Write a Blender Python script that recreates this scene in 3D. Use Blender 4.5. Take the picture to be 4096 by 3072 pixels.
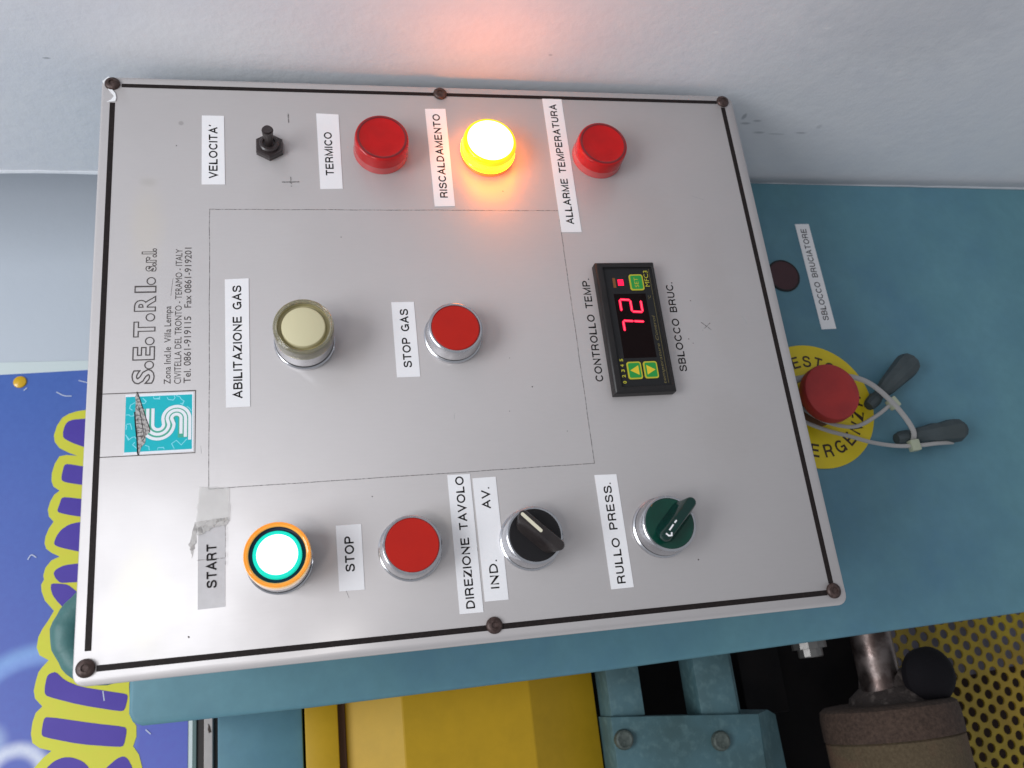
import bpy, bmesh, math, random
from mathutils import Vector, Matrix
random.seed(7)
R_ = math.radians
MM = 0.001
# local frame in millimetres: u = right along the panel, v = up, h = out of the panel towards the viewer
def W(u, v, h=0.0): return Vector((u*MM, -h*MM, v*MM))

scene = bpy.context.scene
for o in list(bpy.data.objects): bpy.data.objects.remove(o, do_unlink=True)

# ---------------------------------------------------------------- camera
cam_d = bpy.data.cameras.new('camera'); cam = bpy.data.objects.new('camera', cam_d)
scene.collection.objects.link(cam); scene.camera = cam
Rc = [(-0.11160869, -0.97587936, 0.18762456), (-0.93931382, 0.04196488, -0.34048273), (0.32439643, -0.21423917, -0.92134062)]
ax = [W(*r)/MM for r in Rc]
X, Y, Z = ax[0], -ax[1], -ax[2]
loc = W(-167.958, 70.835, 395.373)
cam.matrix_world = Matrix(((X.x, Y.x, Z.x, loc.x), (X.y, Y.y, Z.y, loc.y), (X.z, Y.z, Z.z, loc.z), (0, 0, 0, 1)))
cam_d.sensor_width = 36.0; cam_d.lens = 30.573; cam_d.clip_start = 0.01; cam_d.clip_end = 20.0
cam_d.dof.use_dof = True; cam_d.dof.focus_distance = 0.43; cam_d.dof.aperture_fstop = 16

# ---------------------------------------------------------------- light
world = bpy.data.worlds.new('World'); scene.world = world; world.use_nodes = True
bg = world.node_tree.nodes['Background']
bg.inputs[0].default_value = (0.70, 0.73, 0.79, 1); bg.inputs[1].default_value = 0.54
def area(name, pos, target, size, power, col):
    d = bpy.data.lights.new(name, 'AREA'); d.shape = 'RECTANGLE'; d.size = size[0]; d.size_y = size[1]
    d.energy = power; d.color = col
    o = bpy.data.objects.new(name, d); scene.collection.objects.link(o)
    o.location = W(*pos); o.rotation_euler = (W(*target)-W(*pos)).to_track_quat('-Z', 'Y').to_euler()
    return o
area('window_light', (-460, 480, 1000), (0, 60, 0), (0.15, 0.15), 1.35, (1.0, 0.96, 0.93))
area('overhead_fill', (-260, 1180, 860), (0, 0, 0), (0.9, 0.6), 16.0, (0.93, 0.96, 1.0))  # added soft source for the bright overhead side; no such lamp known
scene.view_settings.view_transform = 'Standard'; scene.view_settings.look = 'None'
scene.view_settings.exposure = 0.0; scene.view_settings.gamma = 1.0
scene.render.engine = 'CYCLES'
scene.cycles.max_bounces = 8

# ---------------------------------------------------------------- materials
def lin(c):
    return tuple((x/12.92 if x <= 0.04045 else ((x+0.055)/1.055)**2.4) for x in c)
def hexc(s): return lin(tuple(int(s[i:i+2], 16)/255 for i in (0, 2, 4)))
class Mat:
    def __init__(s, name, col, rough=0.5, metal=0.0, **kw):
        s.m = bpy.data.materials.new(name); s.m.use_nodes = True
        s.nt = s.m.node_tree; s.b = s.nt.nodes['Principled BSDF']
        s.col = col
        s.b.inputs['Base Color'].default_value = (*col, 1)
        s.b.inputs['Roughness'].default_value = rough; s.b.inputs['Metallic'].default_value = metal
        for k, v in kw.items(): s.b.inputs[k.replace('_', ' ')].default_value = v
    def n(s, t, **kw):
        x = s.nt.nodes.new(t)
        for k, v in kw.items():
            if hasattr(x, k): setattr(x, k, v)
            else: x.inputs[k].default_value = v
        return x
    def l(s, a, b): s.nt.links.new(a, b)
    def noise(s, scale, detail=4, rough=0.6, stretch=None, coord='Object'):
        tc = s.n('ShaderNodeTexCoord'); out = tc.outputs[coord]
        if stretch:
            mp = s.n('ShaderNodeMapping'); mp.inputs['Scale'].default_value = stretch; s.l(out, mp.inputs[0]); out = mp.outputs[0]
        nz = s.n('ShaderNodeTexNoise'); nz.inputs['Scale'].default_value = scale; nz.inputs['Detail'].default_value = detail
        nz.inputs['Roughness'].default_value = rough; s.l(out, nz.inputs['Vector']); return nz.outputs['Fac']
    def ramp(s, fac, a, b, ca, cb):
        r = s.n('ShaderNodeValToRGB'); e = r.color_ramp.elements
        e[0].position = a; e[1].position = b; e[0].color = (*ca, 1); e[1].color = (*cb, 1)
        s.l(fac, r.inputs[0]); return r.outputs[0]
    def cur(s):
        i = s.b.inputs['Base Color']
        if i.is_linked: return i.links[0].from_socket
        c = s.n('ShaderNodeRGB'); c.outputs[0].default_value = (*s.col, 1); return c.outputs[0]
    def mix(s, fac, col2, amount=1.0, blend='MIX'):
        c0 = s.cur(); m = s.n('ShaderNodeMix'); m.data_type = 'RGBA'; m.blend_type = blend
        if amount != 1.0:
            mm = s.n('ShaderNodeMath'); mm.operation = 'MULTIPLY'; mm.inputs[1].default_value = amount
            s.l(fac, mm.inputs[0]); fac = mm.outputs[0]
        s.l(fac, m.inputs[0]); s.l(c0, m.inputs[6])
        if isinstance(col2, tuple): m.inputs[7].default_value = (*col2, 1)
        else: s.l(col2, m.inputs[7])
        s.l(m.outputs[2], s.b.inputs['Base Color']); return s
    def mottle(s, scale, dark, amount=0.5, lo=0.35, hi=0.7, stretch=None, detail=5):
        f = s.noise(scale, detail, 0.6, stretch); r = s.ramp(f, lo, hi, (0, 0, 0), (1, 1, 1)); s.mix(r, dark, amount); return s
    def bump(s, scale, strength=0.1, dist=0.0003, stretch=None, detail=3):
        f = s.noise(scale, detail, 0.6, stretch); b = s.n('ShaderNodeBump'); b.inputs['Strength'].default_value = strength
        b.inputs['Distance'].default_value = dist; s.l(f, b.inputs['Height'])
        if s.b.inputs['Normal'].is_linked: s.l(s.b.inputs['Normal'].links[0].from_socket, b.inputs['Normal'])
        s.l(b.outputs[0], s.b.inputs['Normal']); return s
    def roughmap(s, scale, a, b, stretch=None):
        f = s.noise(scale, 4, 0.6, stretch); m = s.n('ShaderNodeMapRange'); m.inputs[1].default_value = 0.3; m.inputs[2].default_value = 0.7
        m.inputs[3].default_value = a; m.inputs[4].default_value = b; s.l(f, m.inputs[0]); s.l(m.outputs[0], s.b.inputs['Roughness']); return s
    def emit(s, col, st):
        s.b.inputs['Emission Color'].default_value = (*col, 1); s.b.inputs['Emission Strength'].default_value = st; return s
    def stain(s, u, v, ru, rv, col, amount, soft=0.5, wob=0.35, side=False):
        """soft-edged dirty patch at (u, v) mm"""
        tc = s.n('ShaderNodeTexCoord'); mp = s.n('ShaderNodeMapping'); mp.vector_type = 'TEXTURE'
        mp.inputs['Location'].default_value = (0, -u*MM, v*MM) if side else (u*MM, 0, v*MM); mp.inputs['Scale'].default_value = (1, ru*MM, rv*MM) if side else (ru*MM, 1, rv*MM)
        s.l(tc.outputs['Object'], mp.inputs[0])
        sx = s.n('ShaderNodeSeparateXYZ'); s.l(mp.outputs[0], sx.inputs[0])
        cx = s.n('ShaderNodeCombineXYZ'); s.l(sx.outputs[1 if side else 0], cx.inputs[0]); s.l(sx.outputs[2], cx.inputs[1])
        ln = s.n('ShaderNodeVectorMath'); ln.operation = 'LENGTH'; s.l(cx.outputs[0], ln.inputs[0])
        nz = s.noise(90, 4); ad = s.n('ShaderNodeMath'); ad.operation = 'MULTIPLY_ADD'; s.l(nz, ad.inputs[0]); ad.inputs[1].default_value = wob*2; s.l(ln.outputs['Value'], ad.inputs[2])
        mr = s.n('ShaderNodeMapRange'); mr.interpolation_type = 'SMOOTHSTEP'
        mr.inputs[1].default_value = 1+wob-soft; mr.inputs[2].default_value = 1+wob+soft*0.2; mr.inputs[3].default_value = 1; mr.inputs[4].default_value = 0
        s.l(ad.outputs[0], mr.inputs[0]); s.mix(mr.outputs[0], col, amount); return s

M = {}
a = Mat('brushed_aluminium', (0.515, 0.487, 0.482), 0.54, 0.33, Specular_IOR_Level=0.3, Coat_Weight=0.3, Coat_Roughness=0.2, Coat_IOR=1.7)
a.mottle(18, (0.49, 0.462, 0.457), 0.6).mottle(6, (0.55, 0.522, 0.512), 0.5).mottle(900, (0.48, 0.45, 0.445), 0.25, stretch=(1, 1, .15))
a.stain(-118, 148, 26, 14, (0.60, 0.57, 0.43), 0.3, 0.6).stain(60, 150, 30, 10, (0.58, 0.52, 0.43), 0.35, 0.8).stain(-95, 20, 10, 22, (0.6, 0.55, 0.5), 0.3, 0.9)
for q_ in [(-106, 70, 16, 10, .22), (-88, 95, 8, 14, .2), (-3, 52, 20, 12, .15), (12, 8, 10, 16, .2), (-105, 10, 22, 9, .2), (-98, -48, 18, 12, .22), (60, -110, 30, 22, .2), (20, -140, 50, 14, .2), (-60, -130, 26, 24, .22), (120, -110, 14, 30, .2), (75, 92, 16, 12, .15), (40, 60, 40, 30, .12)]: a.stain(q_[0], q_[1], q_[2], q_[3], (0.42, 0.385, 0.365), q_[4], 0.8, .4)
a.stain(85, 150, 3, 5, (0.40, 0.37, 0.34), 0.4, 0.9).stain(120, 135, 1.5, 1.5, (0.3, 0.27, 0.26), 0.6, 0.5).stain(-7.9, -118.6, .5, .5, (0.2, 0.18, 0.17), 0.8, 0.4)
a.roughmap(30, 0.50, 0.60).bump(1500, 0.06, 0.00005, (1, 1, .1)); M['alu'] = a.m
M['plate_edge'] = Mat('aluminium_cut_edge', (0.7, 0.7, 0.7), 0.3, 0.8).m
M['black_line'] = Mat('black_printed_line', hexc('1a1312'), 0.5, Specular_IOR_Level=0.25).mottle(700, hexc('3a2e2b'), 0.5, .5, .75).m
M['thin_line'] = Mat('thin_dark_print', hexc('4f4a48'), 0.5).m
a = Mat('pencil_mark', hexc('6b6662'), 0.8); f = a.noise(600, 3); M['pencil'] = a.m
rr = a.ramp(f, 0.40, 0.56, (.0, .0, .0), (.28, .28, .28)); a.l(rr, a.b.inputs['Alpha'])
M['paper'] = Mat('white_label_tape', (0.84, 0.83, 0.84), 0.5).mottle(60, (0.78, 0.77, 0.78), 0.5).bump(120, .2, .0001).m
M['paper_clear'] = Mat('translucent_label_tape', (0.78, 0.77, 0.78), 0.35, Alpha=0.34).mottle(60, (0.5, 0.49, 0.5), 0.5).m
M['print_black'] = Mat('black_lettering', hexc('120e0d'), 0.55, Specular_IOR_Level=0.2).m
M['print_grey'] = Mat('grey_lettering', hexc('4a4442'), 0.5).m
M['print_bruc'] = Mat('faded_lettering', hexc('2c2a2e'), 0.5).m
M['teal_print'] = Mat('turquoise_print', hexc('00b4bf'), 0.45).mottle(400, hexc('18a9b3'), 0.4).m
M['white_print'] = Mat('white_print', (0.78, 0.80, 0.84), 0.45).m
M['pale_print'] = Mat('pale_blue_print', hexc('7fd6e2'), 0.45).m
M['green_print'] = Mat('green_print', hexc('4aa890'), 0.45).m
M['ship_print'] = Mat('grey_sketch_print', hexc('b5b1ad'), 0.5).mottle(900, hexc('5d5656'), 0.9, .45, .6).m
M['chrome'] = Mat('satin_chrome', (0.60, 0.60, 0.62), 0.18, 1.0).mottle(90, (0.40, 0.40, 0.42), 0.6).roughmap(300, .12, .3).m
M['base_metal'] = Mat('dull_metal_collar', (0.62, 0.62, 0.63), 0.30, 1.0).m
M['red_cap'] = Mat('matt_red_plastic', hexc('b82014'), 0.45, Specular_IOR_Level=0.25).mottle(60, hexc('a81c16'), 0.5).bump(900, .05, .00005).m
M['red_lens'] = Mat('glossy_red_lens', hexc('cc0c0e'), 0.18, Transmission_Weight=0.15, Specular_IOR_Level=0.35).mottle(80, hexc('a8080c'), 0.5).bump(500, .12, .0002).m
a = Mat('clear_red_skirt', (0.85, 0.16, 0.16), 0.12, Transmission_Weight=0.45, IOR=1.2, Coat_Weight=0.4); M['red_skirt'] = a.m
M['red_dark'] = Mat('dark_red_edge', hexc('74040f'), 0.12, Coat_Weight=0.4).m
M['scratch_bright'] = Mat('bright_scratch', (0.8, 0.8, 0.8), 0.3, 0.5, Alpha=0.5).m
M['scratch_dark'] = Mat('dark_fleck', (0.16, 0.14, 0.13), 0.7, Alpha=0.55).m
M['dark_seam'] = Mat('black_rubber_seal', (0.02, 0.02, 0.022), 0.6).m
M['black_plastic'] = Mat('black_plastic', (0.011, 0.010, 0.011), 0.4, Specular_IOR_Level=0.3).bump(500, .08, .0001).m
M['lever_plastic'] = Mat('worn_black_plastic', (0.020, 0.016, 0.016), 0.33, Specular_IOR_Level=0.4).mottle(120, (0.045, 0.036, 0.033), 0.5).bump(300, .1, .0001).m
M['bakelite'] = Mat('dark_toggle_plastic', (0.035, 0.026, 0.026), 0.3).bump(400, .15, .0002).m
M['screw'] = Mat('rusty_screw_head', hexc('33241f'), 0.45, 0.35).mottle(500, hexc('6a5753'), 0.6).bump(600, .4, .0004).m
M['ivory'] = Mat('ivory_inlay', hexc('ded8c0'), 0.45).m
M['green_disc'] = Mat('dark_green_plastic', hexc('054234'), 0.18, Specular_IOR_Level=0.3, Coat_Weight=0.25).mottle(60, hexc('032a22'), 0.7).m
M['green_lever'] = Mat('dark_green_lever', hexc('06302a'), 0.18, Specular_IOR_Level=0.3, Coat_Weight=0.3).mottle(60, hexc('12201f'), 0.7).m
M['cream'] = Mat('cream_button_face', hexc('cdc5a0'), 0.5).m
a = Mat('clear_yellow_guard', (0.86, 0.81, 0.60), 0.08, Transmission_Weight=0.85, IOR=1.3, Coat_Weight=0.3); M['clear_guard'] = a.m
M['trough'] = Mat('olive_trough', hexc('a39a72'), 0.35, Coat_Weight=0.3).m
M['amber_guard_glow'] = Mat('glow_painted_amber_guard', (0.95, 0.40, 0.06), 0.14, Transmission_Weight=0.25, IOR=1.3, Coat_Weight=0.6).emit((1.0, 0.28, 0.0), 0.30).m  # orange and emission paint in the lens light caught by the guard
M['amber_side_glow'] = Mat('glow_painted_amber_side', (0.85, 0.5, 0.38), 0.2, Transmission_Weight=0.3).emit((1.0, 0.35, 0.15), 0.16).m  # weak emission imitates lens light inside the guard wall
M['navy_trough'] = Mat('navy_trough', (0.012, 0.012, 0.05), 0.35).m
M['start_white'] = Mat('lit_start_lens', (0.6, 0.9, 0.85), 0.4).emit((0.55, 1.0, 0.92), 3.2).m
M['start_cyan'] = Mat('lit_start_rim', (0.0, 0.25, 0.22), 0.4).emit((0.0, 0.85, 0.60), 0.72).m
M['lamp_white'] = Mat('lit_yellow_lens', (1.0, 0.7, 0.3), 0.3).emit((1.0, 0.19, 0.062), 26.0).m
M['lamp_rim'] = Mat('lit_yellow_rim', (0.9, 0.7, 0.0), 0.2, Coat_Weight=0.5).emit((0.95, 0.74, 0.0), 0.62).m
M['lamp_side'] = Mat('lit_yellow_side', (1.0, 0.7, 0.0), 0.2, Coat_Weight=0.5).emit((1.0, 0.20, 0.002), 17.0).m
M['lamp_base'] = Mat('lit_orange_base', (0.8, 0.25, 0.03), 0.2, Coat_Weight=0.5).emit((1.0, 0.16, 0.01), 0.55).m
M['meter_case'] = Mat('meter_case', (0.012, 0.011, 0.011), 0.4, Specular_IOR_Level=0.35).mottle(200, (0.022, 0.019, 0.019), 0.5).bump(700, .06, .0001).m
M['meter_face'] = Mat('meter_face', (0.018, 0.018, 0.019), 0.3, Specular_IOR_Level=0.2).m
M['meter_window'] = Mat('meter_window', (0.006, 0.002, 0.002), 0.15, Specular_IOR_Level=0.12).m
M['led'] = Mat('red_led_segment', (0.6, 0.0, 0.05), 0.4).emit((1.0, 0.006, 0.05), 1.3).m
M['led_core'] = Mat('red_led_core', (0.8, 0.1, 0.1), 0.4).emit((1.0, 0.07, 0.10), 1.5).m
M['key_green'] = Mat('green_key', hexc('1f8f3c'), 0.4).m
M['key_yellow'] = Mat('yellow_key_print', hexc('b9b22e'), 0.4).m
M['key_arrow'] = Mat('amber_arrow_print', hexc('dcc02c'), 0.4).m
M['amber_bar'] = Mat('brown_bar', hexc('7a4a20'), 0.4).m
M['tan_print'] = Mat('tan_print', hexc('6d6238'), 0.5).m
a = Mat('painted_wall', hexc('dddde1'), 0.85); a.mottle(6, hexc('d9dbe3'), 0.5).mottle(45, hexc('e6e5e6'), 0.5)
for h_, v_, a_, b_, am in [(-27, -198, 3.5, 1.6, .45), (-34, -202, 1.5, 4, .4), (-31, -209, 1.5, 3.5, .35), (-43, -216, 1.6, 5, .4), (-44, -229, .9, 8, .3), (-42, -246, 1.2, 5, .35), (-35, -255, 3, 2.5, .2), (44, -148, 1.2, 2, -1), (0, 200, .9, 2.2, .5), (52, -210, 1, 3, -1), (10, 120, 40, 60, -2), (70, -260, 60, 80, .12), (20, -60, 1, 1.4, .3)]:
    a.stain(h_, v_, a_, b_, hexc('5f646c') if am > 0 else hexc('f2f2f2'), am if am > 0 else (.5 if am == -1 else .25), 0.7, .45, side=True)
a.bump(160, .4, .0007, detail=5).bump(18, .2, .002); M['side_wall'] = a.m
a = Mat('painted_back_wall', hexc('c6ccd2'), 0.85); a.mottle(5, hexc('bcc3ce'), 0.5).bump(90, .2, .001); M['back_wall'] = a.m
M['plaster'] = Mat('bare_plaster_edge', hexc('d4d6da'), 0.9).bump(200, .6, .001).m
a = Mat('teal_machine_paint', hexc('56838f'), 0.58); a.mottle(7, hexc('476f8c'), 0.7, .42, .62).mottle(13, hexc('4f7b88'), 0.6).mottle(30, hexc('628f9a'), 0.5).mottle(140, hexc('4f7883'), .4)
a.bump(260, .12, .0003).bump(30, .12, .001).roughmap(20, .5, .62); M['teal'] = a.m
a = Mat('teal_paint_shaded', hexc('4b6c74'), 0.55); a.mottle(25, hexc('3c5557'), 0.9).mottle(160, hexc('6b888a'), 0.4, .5, .7).bump(200, .2, .0005); M['teal_shaded'] = a.m  # same teal as the cabinet, darkened to paint in overhead shade
a = Mat('chipped_ring_paint', hexc('44706e'), 0.5); a.mottle(38, hexc('7d7460'), 0.9, .54, .60).mottle(160, hexc('3d6663'), .5).bump(120, .5, .001); M['ring'] = a.m
M['ring_core'] = Mat('dirty_grey_rod', hexc('6d645c'), 0.6).mottle(200, hexc('3c3733'), 0.8).m
a = Mat('yellow_cover_paint', hexc('bf9602'), 0.55); a.mottle(20, hexc('ad8802'), 0.7).mottle(150, hexc('c69a0c'), 0.4).bump(300, .12, .0004); M['yellow'] = a.m
M['groove'] = Mat('brown_groove', hexc('5a3510'), 0.6).m
a = Mat('yellow_guard_paint', hexc('a8921c'), 0.55); a.mottle(40, hexc('86721a'), 0.9, .4, .62).mottle(9, hexc('a07a22'), .6); M['yellow_guard'] = a.m
M['shade_dark_steel'] = Mat('shade_darkened_steel', (0.006, 0.005, 0.006), 0.7, Specular_IOR_Level=0.25).mottle(30, (0.014, 0.010, 0.009), .6).m  # near-black colour stands in for shade inside the enclosed bay
M['lilac_panel'] = Mat('lilac_grey_panel', hexc('77727f'), 0.6).mottle(30, hexc('5f5c68'), .7).m
M['brown_panel'] = Mat('dark_brown_panel', hexc('2e1608'), 0.8).m
a = Mat('stained_steel_shaft', (0.20, 0.165, 0.155), 0.3, 0.9); a.mottle(60, (0.06, 0.04, 0.035), 0.85, .4, .6).roughmap(80, .2, .6).bump(150, .3, .0005); M['shaft'] = a.m
a = Mat('dusty_neck', (0.035, 0.025, 0.022), 0.85); a.mottle(150, (0.12, 0.095, 0.085), 0.8, .52, .68).bump(200, .8, .002); M['neck'] = a.m
a = Mat('worn_brown_felt', hexc('37281f'), 0.9); a.mottle(60, hexc('33251f'), 0.8).mottle(400, hexc('6b5548'), 0.4).bump(500, .6, .001); M['felt'] = a.m  # brown taken darker to carry the shade over the roller
a = Mat('tan_roller_cloth', hexc('4c3f2d'), 0.95); a.mottle(30, hexc('6a4638'), 0.7, .45, .7).mottle(500, hexc('6a5c46'), 0.5).bump(700, .6, .0008); M['cloth'] = a.m  # tan lowered so the colour holds the bay's shade
M['zinc'] = Mat('zinc_nut', (0.22, 0.21, 0.20), 0.4, 0.8).bump(300, .3, .0004).m
M['bolt'] = Mat('tarnished_bolt', hexc('424a46'), 0.55, 0.3).mottle(400, hexc('646c66'), 0.7).bump(500, .5, .0004).m
M['knob'] = Mat('black_rubber_knob', (0.006, 0.005, 0.007), 0.85, Specular_IOR_Level=0.2).bump(60, .3, .002).m
M['disc_yellow'] = Mat('yellow_warning_disc', hexc('dcc410'), 0.42).mottle(70, hexc('cdb410'), 0.5).m
M['disc_text'] = Mat('brown_black_lettering', hexc('2f1a0c'), 0.5).m
M['mush'] = Mat('mushroom_red', hexc('b02a26'), 0.55).mottle(45, hexc('8c2022'), 0.8).m
M['mush_stem'] = Mat('mushroom_stem', hexc('5c3a22'), 0.5).m
M['maroon'] = Mat('maroon_cap', hexc('401a20'), 0.5).mottle(60, hexc('30141c'), 0.5).m
M['key_grey'] = Mat('grey_plastic_key', hexc('353f43'), 0.6).mottle(120, hexc('525b5e'), 0.6).mottle(60, hexc('2a3331'), 0.6).bump(200, .4, .0006).m
M['tie'] = Mat('milky_nylon_tie', (0.40, 0.39, 0.38), 0.4, Transmission_Weight=0.15).m
M['tie_head'] = Mat('pale_nylon_tie_head', hexc('a3a992'), 0.45).m
# poster
a = Mat('poster_print', hexc('4062ae'), 0.36, Coat_Weight=0.15)
tc = a.n('ShaderNodeTexCoord'); sx = a.n('ShaderNodeSeparateXYZ'); a.l(tc.outputs['Object'], sx.inputs[0])
mr = a.n('ShaderNodeMapRange'); mr.inputs[1].default_value = 0.06; mr.inputs[2].default_value = -0.20; a.l(sx.outputs[0], mr.inputs[0])
a.mix(mr.outputs[0], hexc('5f64b6'), 0.75)
mr = a.n('ShaderNodeMapRange'); mr.inputs[1].default_value = 0.245; mr.inputs[2].default_value = 0.19; a.l(sx.outputs[2], mr.inputs[0])
a.mix(mr.outputs[0], hexc('5a62bc'), 0.6)
def soft_ring(a, u, v, r, wid, col, amt):
    tc = a.n('ShaderNodeTexCoord'); mp = a.n('ShaderNodeMapping'); mp.vector_type = 'TEXTURE'
    mp.inputs['Location'].default_value = (u*MM, 0, v*MM); mp.inputs['Scale'].default_value = (r*MM, 1, r*MM); a.l(tc.outputs['Object'], mp.inputs[0])
    sx = a.n('ShaderNodeSeparateXYZ'); a.l(mp.outputs[0], sx.inputs[0]); cx = a.n('ShaderNodeCombineXYZ'); a.l(sx.outputs[0], cx.inputs[0]); a.l(sx.outputs[2], cx.inputs[1])
    ln = a.n('ShaderNodeVectorMath'); ln.operation = 'LENGTH'; a.l(cx.outputs[0], ln.inputs[0])
    s1 = a.n('ShaderNodeMath'); s1.operation = 'SUBTRACT'; s1.inputs[1].default_value = 1.0 if wid < 1 else 0.0; a.l(ln.outputs['Value'], s1.inputs[0])
    s2 = a.n('ShaderNodeMath'); s2.operation = 'ABSOLUTE'; a.l(s1.outputs[0], s2.inputs[0])
    mr = a.n('ShaderNodeMapRange'); mr.interpolation_type = 'SMOOTHSTEP'; mr.inputs[1].default_value = 0; mr.inputs[2].default_value = wid if wid < 1 else 1; mr.inputs[3].default_value = 1; mr.inputs[4].default_value = 0
    a.l(s2.outputs[0], mr.inputs[0]); a.mix(mr.outputs[0], col, amt)
soft_ring(a, -166, 250, 50, 0.20, hexc('8fb8e8'), 0.75)
soft_ring(a, -160, 252, 41, 0.16, hexc('7f9adc'), 0.5)
soft_ring(a, -166, 279, 15, 1.0, hexc('cfe3f4'), 0.8)
soft_ring(a, -188, 262, 16, 0.45, hexc('e6eaf2'), 0.8)
a.mottle(300, hexc('5578c4'), 0.18); M['poster'] = a.m
M['poster_paper'] = Mat('poster_paper', hexc('cfd9d8'), 0.5).m
a = Mat('poster_lime', hexc('d0d034'), 0.45); a.mottle(60, hexc('d6c83a'), 0.5); M['lime'] = a.m
a = Mat('poster_violet', hexc('45309a'), 0.4); a.mottle(30, hexc('4f3aa2'), 0.6); M['violet'] = a.m
M['scuff'] = Mat('white_scuff', (0.75, 0.8, 0.9), 0.5, Alpha=0.55).m
M['tack'] = Mat('yellow_tack', hexc('d7a80e'), 0.25, Coat_Weight=0.3).m
M['rail_white'] = Mat('painted_wood_rail', hexc('b2aaa6'), 0.6).mottle(100, hexc('9a918c'), 0.5).m
M['rail_black_shadow'] = Mat('black_rail_and_shadow', hexc('241d1a'), 0.5).m
M['rail_green'] = Mat('grey_green_strip', hexc('5c7270'), 0.5).m
M['chip'] = Mat('paint_chip', hexc('3a2a22'), 0.7).m
M['foil'] = Mat('peeled_white_foil', (0.85, 0.85, 0.86), 0.4).m
M['residue'] = Mat('tape_residue', (0.84, 0.83, 0.79), 0.5, Alpha=0.20).mottle(120, (0.62, 0.60, 0.57), 0.6).bump(150, .8, .0008).m
M['residue_dark'] = Mat('crumpled_tape', (0.66, 0.64, 0.61), 0.5, Alpha=0.36).mottle(350, (0.28, 0.26, 0.24), 0.9, .50, .62).bump(300, 1, .001).m

# ---------------------------------------------------------------- mesh helpers
class MB:
    def __init__(s): s.v = []; s.f = []; s.mi = []; s.cm = 0
    def add(s, vs, fs):
        o = len(s.v); s.v += [tuple(x) for x in vs]; s.f += [tuple(i+o for i in f) for f in fs]; s.mi += [s.cm]*len(fs); return s
    def prism(s, poly, h0, h1, taper=None):
        n = len(poly); top = taper or poly
        ar = sum(poly[i][0]*poly[(i+1) % n][1]-poly[(i+1) % n][0]*poly[i][1] for i in range(n))
        if ar < 0: poly = poly[::-1]; top = top[::-1]
        vs = [(x, y, h0) for x, y in poly]+[(x, y, h1) for x, y in top]
        fs = [tuple(range(n, 2*n)), tuple(range(n-1, -1, -1))]+[(i, (i+1) % n, n+(i+1) % n, n+i) for i in range(n)]
        return s.add(vs, fs)
    def box(s, u0, u1, v0, v1, h0, h1): return s.prism([(u0, v0), (u1, v0), (u1, v1), (u0, v1)], h0, h1)
    def lathe(s, prof, n=48, c=(0, 0, 0), axis='h', close=True):
        """prof: list of (r, t); t runs along the axis"""
        vs = []; fs = []
        def P(r, t, k):
            a = 2*math.pi*k/n; x, y = r*math.cos(a), r*math.sin(a)
            if axis == 'h': return (c[0]+x, c[1]+y, c[2]+t)
            if axis == 'u': return (c[0]+t, c[1]+x, c[2]+y)
            return (c[0]+x, c[1]+t, c[2]-y)
        for r, t in prof: vs += [P(r, t, k) for k in range(n)]
        for i in range(len(prof)-1):
            fs += [(i*n+k, i*n+(k+1) % n, (i+1)*n+(k+1) % n, (i+1)*n+k) for k in range(n)]
        if close:
            fs.append(tuple(range(n-1, -1, -1))); m = (len(prof)-1)*n; fs.append(tuple(range(m, m+n)))
        return s.add(vs, fs)
    def tube(s, pts, r, n=10, flat=1.0, closed=False):
        P = [Vector(p) for p in pts]; m = len(P); rs = r if isinstance(r, (list, tuple)) else [r]*m
        vs = []; up = Vector((0, 0, 1))
        for i, p in enumerate(P):
            d = (P[(i+1) % m]-P[i-1]) if closed else (P[min(i+1, m-1)]-P[max(i-1, 0)])
            d.normalize(); a = d.cross(up)
            if a.length < 1e-3: a = d.cross(Vector((1, 0, 0)))
            a.normalize(); b = a.cross(d).normalized()
            for k in range(n):
                t = 2*math.pi*k/n; vs.append(p+a*math.cos(t)*rs[i]+b*math.sin(t)*rs[i]*flat)
        fs = []
        for i in range(m if closed else m-1):
            j = (i+1) % m
            fs += [(i*n+k, i*n+(k+1) % n, j*n+(k+1) % n, j*n+k) for k in range(n)]
        if not closed: fs += [tuple(range(n-1, -1, -1)), tuple(range((m-1)*n, m*n))]
        return s.add(vs, fs)
    def ribbon(s, pts, w, h0, h1, closed=False):
        """flat strip of width w following 2D pts, a little relief"""
        pts = [p for i, p in enumerate(pts) if i == 0 or (Vector(p)-Vector(pts[i-1])).length > 1e-4]; m = len(pts); L = []; Rr = []
        for i in range(m):
            a = Vector(pts[(i-1) % m] if closed else pts[max(i-1, 0)]); b = Vector(pts[(i+1) % m] if closed else pts[min(i+1, m-1)])
            d = (b-a); d = d.normalized() if d.length > 0 else Vector((1, 0)); n = Vector((-d.y, d.x))*w/2; p = Vector(pts[i])
            if 0 < i < m-1 or closed:
                e = (Vector(pts[(i+1) % m])-p).normalized(); k = max(0.4, abs(d.dot(e))); n = n/k
            L.append(p+n); Rr.append(p-n)
        for i in range(m if closed else m-1):
            j = (i+1) % m
            s.prism([tuple(Rr[i]), tuple(Rr[j]), tuple(L[j]), tuple(L[i])], h0, h1)
        return s

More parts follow.
